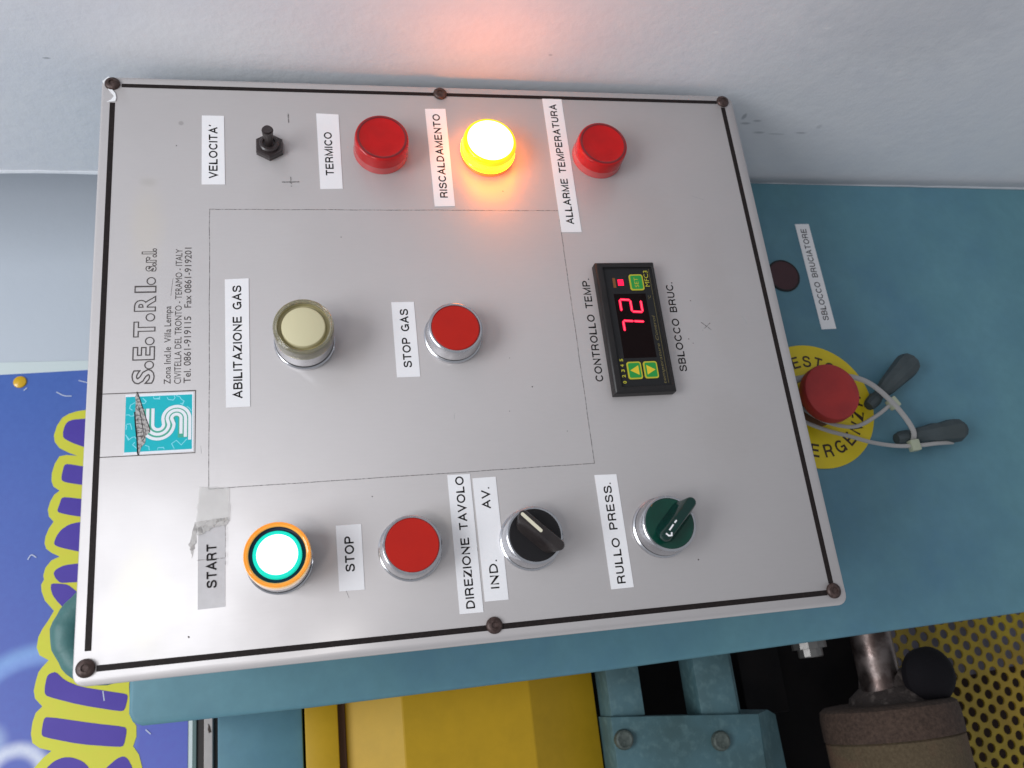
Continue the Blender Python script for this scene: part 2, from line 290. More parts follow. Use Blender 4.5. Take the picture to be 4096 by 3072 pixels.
WL = {}
def obj(name, mb, mat, parent=None, loc=(0, 0, 0), bevel=0, seg=2, ang=35, label=None, smooth=True, kind=None, rot=0):
    me = bpy.data.meshes.new(name)
    me.from_pydata([W(*p) for p in mb.v], [], mb.f); 
    mats = mat if isinstance(mat, (list, tuple)) else [mat]
    for m in mats: me.materials.append(M[m] if isinstance(m, str) else m)
    if len(mats) > 1:
        for p, i in zip(me.polygons, mb.mi): p.material_index = i
    bm = bmesh.new(); bm.from_mesh(me); bmesh.ops.recalc_face_normals(bm, faces=bm.faces)
    if bevel:
        es = [e for e in bm.edges if len(e.link_faces) == 2 and e.calc_face_angle() > R_(ang)]
        bmesh.ops.bevel(bm, geom=es, offset=bevel*MM, segments=seg, affect='EDGES', profile=0.5, clamp_overlap=True)
    bm.to_mesh(me); bm.free()
    if smooth:
        for p in me.polygons: p.use_smooth = True
        me.set_sharp_from_angle(angle=R_(ang))
    o = bpy.data.objects.new(name, me); scene.collection.objects.link(o)
    place(o, parent, loc); 
    if label: o['label'] = label
    if kind: o['kind'] = kind
    return o
def place(o, parent, loc):
    w = W(*loc); WL[o.name] = w
    if parent is not None: o.parent = parent; o.location = w-WL[parent.name]
    else: o.location = w
def thing(name, label, cat, loc=(0, 0, 0), group=None):
    o = bpy.data.objects.new(name, None); o.empty_display_size = 0.02; scene.collection.objects.link(o)
    o['label'] = label; o['category'] = cat
    if group: o['group'] = group
    place(o, None, loc); return o
def tag(o, label, cat, group=None):
    o['label'] = label; o['category'] = cat
    if group: o['group'] = group
    return o

def text_geo(s, bold=0.0, spacing=1.0, outline=None, shear=0.0):
    """returns 2D verts/faces of text, cap height measured on 'H'"""
    def mk(t):
        c = bpy.data.curves.new('lettering_curve', 'FONT'); c.body = t; c.size = 1.0; c.space_character = spacing; c.offset = bold; c.shear = shear
        c.resolution_u = 3
        if outline: c.fill_mode = 'NONE'; c.bevel_depth = outline; c.bevel_resolution = 0
        else: c.fill_mode = 'FRONT'
        o = bpy.data.objects.new('lettering_curve', c); scene.collection.objects.link(o)
        dg = bpy.context.evaluated_depsgraph_get(); me = bpy.data.meshes.new_from_object(o.evaluated_get(dg))
        vs = [tuple(v.co) for v in me.vertices]; fs = [tuple(p.vertices) for p in me.polygons]
        bpy.data.objects.remove(o, do_unlink=True); bpy.data.curves.remove(c); bpy.data.meshes.remove(me)
        return vs, fs
    vs, fs = mk(s); hv, _ = mk('H')
    return vs, fs, max(v[1] for v in hv)
def put_text(mb, s, a, b, cap, h, bold=0.012, outline=None, spacing=1.0, shear=0.0):
    """write s from baseline point a to b (u, v), capital height cap mm, at height h"""
    vs, fs, ch = text_geo(s, bold, spacing, outline, shear)
    x0 = min(v[0] for v in vs); x1 = max(v[0] for v in vs)
    A = Vector(a); D = Vector(b)-A; L = D.length; D.normalize(); N = Vector((-D.y, D.x))
    sx = L/(x1-x0); sy = cap/ch
    out = []
    for x, y, z in vs:
        p = A+D*((x-x0)*sx)+N*(y*sy); out.append((p.x, p.y, h+(z*0.05*sy if outline else 0)))
    mb.add(out, fs)
def arc(c, r, a0, a1, n=24): return [(c[0]+r*math.cos(R_(a0+(a1-a0)*i/n)), c[1]+r*math.sin(R_(a0+(a1-a0)*i/n))) for i in range(n+1)]
def rrect(u0, u1, v0, v1, r, n=5):
    return arc((u1-r, v1-r), r, 0, 90, n)+arc((u0+r, v1-r), r, 90, 180, n)+arc((u0+r, v0+r), r, 180, 270, n)+arc((u1-r, v0+r), r, 270, 360, n)


def _arc(cx, cy, rx, ry, a0, a1, n=10): return [(cx+rx*math.cos(R_(a0+(a1-a0)*i/n)), cy+ry*math.sin(R_(a0+(a1-a0)*i/n))) for i in range(n+1)]
def _smooth2(pts, n=4):
    P = [Vector(p) for p in pts]; out = []
    for i in range(len(P)-1):
        a0 = P[max(i-1, 0)]; b0 = P[i]; c0 = P[i+1]; d0 = P[min(i+2, len(P)-1)]
        for k in range(n):
            t = k/n; out.append(tuple(0.5*((2*b0)+(-a0+c0)*t+(2*a0-5*b0+4*c0-d0)*t*t+(-a0+3*b0-3*c0+d0)*t*t*t)))
    out.append(tuple(P[-1])); return out
_S = _smooth2([(.61, .70), (.56, .86), (.36, .93), (.15, .87), (.10, .71), (.19, .58), (.36, .53), (.54, .46), (.635, .32), (.58, .14), (.37, .07), (.13, .13), (.07, .31)])
GL = {
 'A': (.76, [[(.05, 0), (.38, .93), (.71, 0)], [(.16, .33), (.60, .33)]]),
 'B': (.70, [[(.08, 0), (.08, 1)], [(.08, .93), (.38, .93)]+_arc(.38, .73, .20, .20, 90, -90)+[(.08, .53)], [(.38, .53)]+_arc(.40, .30, .23, .23, 90, -90)+[(.08, .07)]]),
 'C': (.74, [_arc(.40, .5, .33, .43, 38, 322, 18)]),
 'D': (.74, [[(.08, 0), (.08, 1)], [(.08, .93), (.30, .93)]+_arc(.30, .5, .36, .43, 90, -90, 14)+[(.08, .07)]]),
 'E': (.67, [[(.08, 0), (.08, 1)], [(.08, .93), (.63, .93)], [(.08, .52), (.59, .52)], [(.08, .07), (.65, .07)]]),
 'G': (.80, [_arc(.40, .5, .33, .43, 42, 318, 18), [(.42, .44), (.72, .44), (.72, 0.02)]]),
 'I': (.14, [[(.07, 0), (.07, 1)]]),
 'L': (.60, [[(.08, 1), (.08, .07), (.58, .07)]]),
 'M': (.86, [[(.08, 0), (.08, .92), (.43, .08), (.78, .92), (.78, 0)]]),
 'N': (.74, [[(.08, 0), (.08, .90), (.66, .10), (.66, 1)]]),
 'O': (.84, [_arc(.42, .5, .35, .43, 0, 360, 24)]),
 'P': (.68, [[(.08, 0), (.08, 1)], [(.08, .93), (.38, .93)]+_arc(.38, .69, .24, .24, 90, -90)+[(.08, .45)]]),
 'R': (.72, [[(.08, 0), (.08, 1)], [(.08, .93), (.40, .93)]+_arc(.40, .70, .22, .23, 90, -90)+[(.08, .47)], [(.40, .47), (.56, .40), (.60, .25), (.64, 0)]]),
 'S': (.70, [_S]),
 'T': (.66, [[(0, .93), (.66, .93)], [(.33, 0), (.33, .93)]]),
 'U': (.70, [[(.08, 1), (.08, .32)]+_arc(.35, .32, .27, .25, 180, 360)+[(.62, 1)]]),
 'V': (.70, [[(.03, 1), (.35, .07), (.67, 1)]]),
 'Z': (.66, [[(.04, .93), (.57, .93), (.07, .07), (.64, .07)]]),
 '.': (.15, [[(.07, 0), (.07, .15)]]),
 "'": (.14, [[(.10, 1.02), (.04, .78)]]),
}
def put_strokes(mb, s, a, b, cap, h, w=0.15):
    """monoline capitals drawn from a to b along the baseline"""
    x = 0; items = []
    for ch in s:
        if ch == ' ': x += .30; continue
        wd, st = GL[ch]
        for q in st: items.append([(x+px, py) for px, py in q])
        x += wd+.13
    x -= .13
    A = Vector(a); D = Vector(b)-A; sx = D.length/x; D.normalize(); N = Vector((-D.y, D.x))
    for k, q in enumerate(items):
        pts = [tuple(A+D*(px*sx)+N*(py*cap)) for px, py in q]
        closed = (abs(q[0][0]-q[-1][0])+abs(q[0][1]-q[-1][1])) < 1e-6
        if closed: pts = pts[:-1]
        mb.ribbon(pts, w*cap, h, h+0.03+0.008*(k % 3), closed)

# ================================================================ setting
# side wall: plane close to the panel's right edge, coming towards the viewer
mb = MB(); 
def wu(v): return 155.6+0.0098*v
V0, V1 = -1100, 900
mb.add([(wu(V0), V0, -103), (wu(V1), V1, -103), (wu(V1), V1, 620), (wu(V0), V0, 620), (wu(V0)+120, V0, -103), (wu(V1)+120, V1, -103), (wu(V1)+120, V1, 620), (wu(V0)+120, V0, 620)],
       [(0, 1, 2, 3), (4, 7, 6, 5), (0, 4, 5, 1), (3, 2, 6, 7), (0, 3, 7, 4), (1, 5, 6, 2)])
obj('side_wall', mb, 'side_wall', kind='structure', smooth=False)
mb = MB(); pts = []
for i in range(160):
    v = V0+(V1-V0)*i/159
    pts.append((wu(v)-0.2+random.uniform(-.35, .35), v, -103+random.uniform(-.5, .5)))
mb.tube(pts, 1.3, 6); tb = obj('plaster_bead', mb, 'plaster', kind='structure')
mb = MB(); mb.box(-1300, 700, 60, 1000, -260, -230); mb.box(-1300, 700, -1200, 60, -700, -660); mb.box(-1300, 700, 40, 60, -660, -260); obj('back_wall', mb, 'back_wall', kind='structure', smooth=False)

# ================================================================ control panel
cp = thing('control_panel', 'brushed aluminium machine control panel with labelled buttons, indicator lamps and a red digital display', 'control panel', (0, -173, 0))
mb = MB(); mb.prism(rrect(-149.6, 147.2, -175, 173.4, 5), -2.2, 0)
obj('face_plate', mb, ['alu'], cp, bevel=0.35, seg=1, ang=60)
mb = MB(); mb.box(-137, 136, -163, 161, -93, -2.3); obj('enclosure_box', mb, 'teal', cp, bevel=1.5)
# black border line in four straight runs, broken where the foil has peeled
mb = MB(); T = 0.08
for (a0, b0, w) in [((-136, 168.0), (131.5, 168.0), 2.5), ((142.1, 164), (142.5, -165), 2.2), ((139, -168.2), (-139, -168.2), 2.6), ((-143.2, -165), (-143.2, 164.5), 2.5)]:
    mb.ribbon([a0, b0], w, 0.0, T)
obj('border_line', mb, 'black_line', cp, smooth=False)
mb = MB(); mb.prism([(147.0, 170.5), (144.1, 173.2), (139.5, 170.3), (135.3, 167.3), (133.0, 168.6), (131.6, 170.6), (132.2, 166.6), (134.2, 166.2), (137, 166.8), (140.2, 169.0), (143.4, 172.0), (146.3, 169.2)], 0.02, 0.5)
obj('peeled_foil', mb, 'foil', cp, label='white peeled flake of foil at the upper right corner')
def dome(r, hh, n=5): return [(r, 0)]+[(r*math.cos(R_(90*i/n)*0.97), hh*math.sin(R_(90*i/n))) for i in range(n+1)]
scr = MB(); scr.lathe([(3.75, 0), (3.75, .5), (3.3, 1.2), (2.5, 1.6), (1.5, 1.75), (1.35, 1.2), (0.02, 1.1)], 28)
sp = [(-142.7, 168.6, 'upper left'), (142.8, 168.4, 'upper right'), (142.6, 0, 'middle right'), (143, -168.8, 'lower right'), (-142.4, 0, 'middle left'), (-142.6, -168.6, 'lower left')]
s0 = None
for u, v, nm in sp:
    if s0 is None: s0 = obj('screw', scr, 'screw', cp, (u, v, 0.05), ang=50)
    else:
        c_ = s0.copy(); scene.collection.objects.link(c_); place(c_, cp, (u, v, 0.05)); c_.rotation_euler.y = random.uniform(0, 6)

def label(text_items, quad, mat='paper', lbl=None, th=0.22, ink='print_black', bold=0.175, parent=None, h=0.0):
    p = parent or cp
    mb = MB(); mb.prism(quad, h+0.02, h+th)
    o = obj('label_strip', mb, mat, p, label=lbl, smooth=False)
    for s, a0, b0, cap in text_items:
        mb = MB(); put_strokes(mb, s, a0, b0, cap, h+th+0.01, bold); obj('lettering', mb, ink, o, smooth=False)
    return o
WL_ = WL
def jq(u0, u1, v0, v1, j=0.25):
    r = lambda: random.uniform(-j, j)
    return [(u0+r(), v0+r()), (u1+r(), v0+r()), (u1+r(), v1+r()), (u0+r(), v1+r())]
label([("VELOCITA'", (87.5, 117.3), (119.1, 117.3), 4.1)], jq(83.9, 124.6, 113.9, 125.1), lbl="white label strip reading VELOCITA'")
label([('TERMICO', (89.7, 59.8), (116.1, 59.9), 4.0)], jq(81.7, 127.6, 55.8, 67.2), lbl='white label strip reading TERMICO')
label([('RISCALDAMENTO', (76.7, 1.5), (129.1, 1.5), 4.0)], jq(71.5, 132.7, -1.9, 9.1), lbl='white label strip reading RISCALDAMENTO')
label([('ALLARME  TEMPERATURA', (60.7, -65.5), (137.7, -65.6), 4.0)], jq(55.7, 141.2, -69.1, -57.8), lbl='white label strip reading ALLARME TEMPERATURA')
label([('ABILITAZIONE  GAS', (-30.1, 106.5), (27.5, 106.5), 4.0)], jq(-34.2, 31.1, 103.1, 114.0), lbl='white label strip reading ABILITAZIONE GAS')
label([('STOP  GAS', (-18, 27.4), (13, 27.3), 3.95)], jq(-22.8, 17, 24, 35.0), lbl='white label strip reading STOP GAS')
label([('STOP', (-113.3, 59.7), (-97.7, 59.6), 4.0)], jq(-121.4, -92.2, 56, 67), lbl='white label strip reading STOP', mat='paper_clear' if False else 'paper')
label([('DIREZIONE  TAVOLO', (-134.2, 7.9), (-73.6, 7.6), 3.9)], jq(-136.2, -72.6, 4.15, 15.0, .15), lbl='white label strip reading DIREZIONE TAVOLO')
label([('IND.', (-126.5, -4.1), (-113.5, -4.2), 3.9), ('AV.', (-89.8, -4.0), (-79.6, -4.2), 3.9)], jq(-131.8, -75, -7.8, 3.2, .15), lbl='white label strip reading IND. and AV.')
label([('RULLO  PRESS.', (-129.6, -63.9), (-81.5, -63.9), 3.95)], jq(-131.6, -77.4, -67.3, -56.3), lbl='white label strip reading RULLO PRESS.')
label([('START', (-115.1, 118.0), (-96.4, 118.1), 4.0)], jq(-123.6, -88.4, 114.4, 125.8), mat='paper_clear', lbl='greyish see-through label strip reading START, its end crumpled')
mb = MB(); put_strokes(mb, 'CONTROLLO  TEMP.', (-29.5, -68.4), (28.2, -69.1), 4.0, 0.02, 0.165); obj('printed_lettering', mb, 'print_black', cp, smooth=False, label='CONTROLLO TEMP. printed above the display')
mb = MB(); put_strokes(mb, 'SBLOCCO  BRUC.', (-25.9, -114.4), (25.2, -115.4), 4.0, 0.02, 0.165); obj('printed_lettering', mb, 'print_black', cp, smooth=False, label='SBLOCCO BRUC. printed below the display')

# tape remains next to START
random.seed(3)
def ragged(poly, k=6, j=0.5):
    out = []
    for i in range(len(poly)):
        a0 = Vector(poly[i]); b0 = Vector(poly[(i+1) % len(poly)])
        for q in range(k): 
            p = a0.lerp(b0, q/k); out.append((p.x+random.uniform(-j, j), p.y+random.uniform(-j, j)))
    return out
mb = MB(); mb.prism(ragged([(-86.5, 126.6), (-70.6, 125.4), (-71.8, 112.4), (-86.7, 112.7)], 7, 0.3), 0.30, 0.42); obj('tape_piece', mb, 'residue', cp, smooth=False, label='torn square of yellowed sticky tape')
mb = MB(); mb.prism(ragged([(-92.5, 125.6), (-86, 126.8), (-85.4, 112.9), (-88.4, 114.2), (-89.4, 119.5)], 6, 0.5), 0.44, 0.60); obj('tape_piece', mb, 'residue_dark', cp, smooth=False, label='crumpled brownish fold of tape')
mb = MB(); mb.prism(ragged([(-101.5, 128.2), (-96, 129.3), (-87, 127.4), (-88, 126.0), (-95.5, 126.6)], 6, 0.4), 0.03, 0.14); obj('tape_piece', mb, 'residue_dark', cp, smooth=False, label='thin torn sliver of tape')
mb = MB(); mb.ribbon([(-86.8, 114.6), (-91, 114.2), (-99, 114.1), (-106, 114.3)], 0.35, 0.62, 0.7); mb.ribbon([(-102.8, 114.3), (-102.9, 125.9)], 0.3, 0.45, 0.5); obj('tape_edge', mb, 'pencil', cp, smooth=False)

random.seed(43)
for k in range(9):
    u_, v_ = random.uniform(-135, 135), random.uniform(-160, 160); an = random.gauss(0, .5)+(math.pi/2 if random.random() < .3 else 0); L_ = random.uniform(2, 11)
    mb = MB(); mb.ribbon([(u_+L_*t*math.cos(an)+.3*math.sin(t*3+k), v_+L_*t*math.sin(an)) for t in (0, .5, 1)], random.uniform(.10, .2), 0.0, 0.012)
    obj('scratch', mb, 'scratch_bright' if k % 3 else 'scratch_dark', cp, smooth=False)
for k in range(18):
    u_, v_ = random.uniform(-135, 135), random.uniform(-160, 160); r_ = random.uniform(.2, .45)
    mb = MB(); mb.prism([(u_+r_*random.uniform(.6, 1.2)*math.cos(t*math.pi/4), v_+r_*random.uniform(.6, 1.2)*math.sin(t*math.pi/4)) for t in range(8)], 0, 0.02); obj('dirt_speck', mb, 'scratch_dark', cp, smooth=False)

# pencil marks
mb = MB(); T1 = 0.05
rc = [(-71.9, 121.2), (69.7, 121.1), (69.5, 60), (69.1, -57.9), (41, -57.7), (-71.4, -57.4)]
random.seed(5)
def wob(a0, b0, n=14, j=0.12):
    return [(a0[0]+(b0[0]-a0[0])*i/n+random.uniform(-j, j), a0[1]+(b0[1]-a0[1])*i/n+random.uniform(-j, j)) for i in range(n+1)]
for i in range(len(rc)): mb.ribbon(wob(rc[i], rc[(i+1) % len(rc)]), 0.34, 0.0, T1)
obj('pencil_outline', mb, 'pencil', cp, smooth=False, label='large faint pencil rectangle drawn on the plate')
mb = MB(); mb.ribbon([(127.4, 81.8), (121.7, 81.6)], 0.7, 0, T1); obj('minus_mark', mb, 'pencil', cp, smooth=False)
mb = MB(); mb.ribbon([(85.6, 86.0), (85.8, 77.3)], 0.7, 0, T1); mb.ribbon([(88.8, 81.6), (82.9, 81.3)], 0.7, T1, T1*1.6); obj('plus_mark', mb, 'pencil', cp, smooth=False)
mb = MB(); mb.ribbon([(1.4, -127.4), (-3.2, -132.5)], 0.4, 0, T1); mb.ribbon([(0.9, -132.5), (-3.3, -127.3)], 0.4, T1, T1*1.6); obj('cross_mark', mb, 'pencil', cp, smooth=False)

# maker's print
mb = MB()
for ch, x0, x1 in [('S', -21.3, -13.9), ('E', -9.6, -2.7), ('T', 1.9, 9.9), ('R', 14.9, 23.2), ('I', 24.6, 28.3)]:
    put_text(mb, ch, (x0, 145.7), (x1, 145.7), 9.0, 0.08, 0.035, outline=0.021)
for x in (-12.0, -0.1, 11.9, 30.7): mb.tube([(p[0], p[1], 0.1) for p in arc((x, 147.4), 1.85, 0, 360, 24)[:-1]], 0.24, 4, 0.2, closed=True)
put_text(mb, 's.r.l.', (35.8, 145.7), (48.2, 145.7), 6.3, 0.08, 0.03, outline=0.022)
obj('company_name', mb, 'print_grey', cp, smooth=False, label='outlined lettering S.E.T.RI. s.r.l.')
mb = MB()
put_text(mb, 'Zona Ind.le  Villa Lempa', (-21.6, 138.0), (17.5, 138.3), 2.9, 0.06, 0.004)
put_text(mb, 'CIVITELLA DEL TRONTO - TERAMO - ITALY', (-21.7, 133.5), (47.7, 133.6), 2.95, 0.06, 0.0)
put_text(mb, 'Tel. 0861-919115   Fax 0861-919201', (-21.5, 129.3), (48.4, 129.4), 3.05, 0.06, 0.004)
obj('address_print', mb, 'print_grey', cp, smooth=False)
lg = MB(); lg.box(-53.0, -27.1, 128.5, 156.8, 0.01, 0.05); logo = obj('company_emblem', lg, 'teal_print', cp, smooth=False, label='turquoise square emblem with white S lines and a grey sketch')
mb = MB(); mb.ribbon([(-25.2, 166.7), (-25.3, 127.1), (-54.8, 127.2), (-54.6, 166.7)], 0.38, 0.05, 0.08); obj('frame_line', mb, 'thin_line', logo, smooth=False)
mb = MB(); 
for (u0, u1, v0, v1) in [(-27.1, -26.0, 127.9, 157), (-54.1, -53.0, 127.9, 157), (-53.0, -27.1, 127.9, 128.5)]: mb.box(u0, u1, v0, v1, 0.01, 0.05)
obj('white_margin', mb, 'white_print', logo, smooth=False)
lc = (-40.9, 142.9); uc = (-38.3, 135.2)
def spath(r1, r2, end, vs=None):
    # starts on the upper side, goes round the lower bowl and over the second arch
    p = [(-33.1, lc[1]+r1)]
    p += [(lc[0]+0.3, lc[1]+r1)]
    p += [(lc[0]-r1*math.sin(R_(t)), lc[1]+r1*math.cos(R_(t))) for t in range(0, 181, 12)]
    p += [(uc[0]+r2*math.sin(R_(t)), uc[1]+r2*math.cos(R_(t))) for t in range(0, 181, 12)]
    p += [(end, uc[1]-r2)]
    return p
mb = MB(); mb.ribbon(spath(4.5, 3.6, -47.4), 5.8, 0.06, 0.09)
obj('letter_backing', mb, 'green_print', logo, smooth=False)
mb = MB(); mb.ribbon(spath(2.3, 5.75, -48.6), 1.35, 0.10, 0.13); mb.ribbon(spath(4.5, 3.9, -47.2), 1.35, 0.10, 0.13); mb.ribbon(spath(6.7, 2.0, -45.6), 1.35, 0.10, 0.13)
obj('letter_lines', mb, 'white_print', logo, smooth=False)
SQ = [[(-35.6, 156.5), (-35.6, 155.2), (-36.2, 154.7), (-36.2, 153.3), (-34.8, 153.1)], [(-29.9, 153.0), (-31.1, 154.8), (-32.6, 155.1), (-33.5, 153.9)], [(-28.0, 149.7), (-29.6, 148.2), (-30.6, 148.9), (-30.3, 150.1)],
[(-27.4, 145.2), (-28.5, 144.9), (-28.5, 142.5), (-27.4, 142.5)], [(-28.0, 139.3), (-29.1, 138.8), (-29.5, 136.7), (-28.4, 135.9), (-27.3, 136.3)], [(-27.4, 135.6), (-28.0, 133.9), (-29.3, 133.2), (-30.2, 132.0), (-31.7, 132.7), (-31.1, 133.6)],
[(-40.0, 156.2), (-39.8, 154.6), (-41.3, 154.2), (-42.6, 153.9)], [(-42.5, 156.3), (-41.0, 156.1), (-40.2, 156.4)], [(-44.8, 156.4), (-47.3, 155.0), (-46.2, 153.7), (-46.0, 152.6), (-47.3, 151.7)], [(-48.5, 152.5), (-49.7, 153.4), (-50.7, 152.3), (-51.8, 151.3)],
[(-50.2, 148.2), (-50.8, 146.6), (-52.6, 146.4)], [(-52.6, 143.0), (-51.6, 142.8), (-51.6, 140.5), (-52.5, 140.1)], [(-52.5, 135.9), (-50.1, 137.1), (-48.6, 135.1), (-50.9, 133.0), (-48.2, 130.7)], [(-32.8, 130.8), (-33.7, 129.7), (-35.0, 128.9)]]
mb = MB()
for s in SQ: mb.ribbon(s, 0.38, 0.06, 0.085)
obj('emblem_squiggles', mb, 'pale_print', logo, smooth=False)
AIR = [(-24.8, 152.3), (-27.2, 151.3), (-32.9, 149.5), (-37.6, 148.1), (-42.8, 146.3), (-44.3, 146.5), (-45.7, 147.9), (-49.0, 148.2), (-51.1, 149.8), (-54.8, 150.8), (-53.3, 151.1), (-47.5, 151.4), (-39.9, 152.3), (-34.3, 152.7), (-29.7, 152.6), (-27.1, 152.9)]
mb = MB(); mb.prism(AIR, 0.14, 0.17); sk = obj('emblem_sketch', mb, 'ship_print', logo, smooth=False)
mb = MB(); mb.ribbon(AIR[:6], 0.32, 0.18, 0.2); mb.ribbon([(-54.6, 150.9), (-53.3, 151.2), (-47.5, 151.6), (-39.9, 152.5), (-34.3, 152.9)], 0.55, 0.18, 0.2); mb.ribbon([(-31.8, 151.3), (-37.5, 150.1), (-43.9, 149.0), (-46.5, 148.5), (-47.7, 149.0)], 0.28, 0.18, 0.2)
for k in range(6): mb.ribbon([(-36-2*k, 152.2-.15*k), (-36.2-2*k, 150.4-.25*k)], 0.2, 0.18, 0.2)
obj('sketch_outline', mb, 'print_black', logo, smooth=False)

# ---- buttons: each a part of the panel with its own pieces
def chrome_button(name, c, lbl, cap_r, cap_mat, top=13.2):
    mb = MB(); mb.lathe([(14.4, 0.05), (14.4, 1.6), (13.7, 2.2), (13.3, 2.4), (13.25, 3.4), (13.75, 3.6), (13.6, 5.0), (13.45, top-1.4), (13.1, top-.3), (12.7, top), (12.0, top+.05), (11.75, top-.3), (11.75, top-2), (0.02, top-2)], 64)
    o = obj(name, mb, 'chrome', cp, (c[0], c[1], 0), label=lbl, ang=30)
    mb = MB(); mb.lathe([(13.35, 2.35), (13.75, 2.5), (13.78, 3.5), (13.3, 3.65)], 64, close=False); obj('seal_ring', mb, 'dark_seam', o, (c[0], c[1], 0))
    if cap_mat:
        mb = MB(); mb.lathe([(cap_r, top-2.2), (cap_r, top-.35), (cap_r-.35, top-.05), (0.02, top+.0)], 64); obj('button_cap', mb, cap_mat, o, (c[0], c[1], 0))
    return o
chrome_button('push_button', (-2.7, 6.1), 'red push button in a chrome ring beside the STOP GAS label', 11.65, 'red_cap', 11.8)
chrome_button('push_button', (-105.7, 34.8), 'red push button in a chrome ring beside the STOP label', 11.85, 'red_cap', 12.6)
def guarded_button(c, lbl, guard, side, trough, face, rim=None, inner=9.95):
    mb = MB(); mb.lathe([(14.3, 0.05), (14.3, 1.6), (13.7, 2.2), (13.3, 2.4), (13.25, 3.3), (13.6, 3.6), (13.5, 11.8), (13.0, 12.3), (0.02, 12.3)], 64)
    o = obj('push_button', mb, 'chrome', cp, (c[0], c[1], 0), label=lbl, ang=30)
    mb = MB(); mb.lathe([(13.35, 2.3), (13.75, 2.5), (13.78, 3.3), (13.3, 3.5)], 64, close=False); obj('seal_ring', mb, 'dark_seam', o, (c[0], c[1], 0))
    mb = MB(); mb.lathe([(13.1, 12.0), (13.75, 12.2), (13.8, 15.5), (13.75, 16.6)], 64, close=False); mb.lathe([(13.7, 16.6), (13.1, 16.6)], 64, close=False); obj('guard_side', mb, side, o, (c[0], c[1], 0))
    mb = MB(); mb.lathe([(13.75, 16.6), (13.78, 18.8), (13.6, 19.7), (13.2, 20.0), (12.9, 19.75), (12.6, 19.95), (12.0, 19.7), (11.7, 19.0)], 64, close=False); obj('guard_ring', mb, guard, o, (c[0], c[1], 0))
    mb = MB(); mb.lathe([(11.7, 19.0), (11.5, 17.0), (10.0, 16.6)], 64, close=False); obj('trough', mb, trough, o, (c[0], c[1], 0))
    if rim:
        mb = MB(); mb.lathe([(inner, 15.0), (inner, 19.2), (inner-.3, 19.6), (8.35, 19.62)], 64, close=False); obj('lens_rim', mb, rim, o, (c[0], c[1], 0))
        mb = MB(); mb.lathe([(8.35, 19.62), (4, 19.85), (0.02, 19.9)], 64, close=False); obj('lens', mb, face, o, (c[0], c[1], 0))
    else:
        mb = MB(); mb.lathe([(inner, 15.0), (inner, 18.6), (inner-.35, 19.2), (inner-.8, 19.4), (0.02, 19.4)], 64); obj('lens', mb, face, o, (c[0], c[1], 0))
    return o
guarded_button((-3.3, 77.6), 'unlit cream push button with clear yellowish guard ring beside the ABILITAZIONE GAS label', 'clear_guard', 'clear_guard', 'trough', 'cream')
guarded_button((-106.3, 91.6), 'lit white and green push button with orange guard ring, its glow painted in, beside the START label', 'amber_guard_glow', 'amber_side_glow', 'navy_trough', 'start_white', 'start_cyan')
def lamp(c, lbl):
    mb = MB(); mb.lathe([(14.3, 0.05), (14.3, 1.0), (14.1, 1.4), (14.1, 5), (0.02, 5)], 64)
    o = obj('indicator_lamp', mb, 'red_skirt', cp, (c[0], c[1], 0), label=lbl)
    mb = MB(); mb.lathe([(14.1, 5.0), (14.05, 8), (13.95, 10.6), (13.6, 12.0), (13.0, 12.5), (12.3, 12.6), (11.7, 12.3), (6, 12.25), (0.02, 12.25)], 64); lz = obj('lens', mb, 'red_lens', o, (c[0], c[1], 0))
    mb = MB(); mb.lathe([(13.1, 12.45), (12.3, 12.72), (11.75, 12.45)], 64, close=False); obj('lens_rim', mb, 'red_dark', o, (c[0], c[1], 0))
    return o
lamp((105.0, 34.8), 'dark red unlit indicator lamp beside the TERMICO label')
lamp((103.6, -84.8), 'dark red unlit indicator lamp beside the ALLARME TEMPERATURA label')
c = (104.2, -22.2)
mb = MB(); mb.lathe([(14.4, 0.05), (14.5, 1.2), (14.3, 1.8), (14.4, 3.2), (0.02, 3.2)], 64); lp = obj('indicator_lamp', mb, 'lamp_base', cp, (c[0], c[1], 0), label='glowing yellow indicator lamp beside the RISCALDAMENTO label')
mb = MB(); mb.lathe([(14.4, 3.2), (14.85, 3.6), (14.85, 4.6), (14.5, 5.0), (14.4, 9.5)], 64, close=False); obj('lens_side', mb, 'lamp_side', lp, (c[0], c[1], 0))
mb = MB(); mb.lathe([(14.4, 9.5), (14.3, 11.0), (13.8, 12.2), (13.2, 12.6), (12.3, 12.7)], 64, close=False); obj('lens_rim', mb, 'lamp_rim', lp, (c[0], c[1], 0))
mb = MB(); mb.lathe([(12.3, 12.7), (6, 13.3), (0.02, 13.4)], 64, close=False); obj('lens', mb, 'lamp_white', lp, (c[0], c[1], 0))

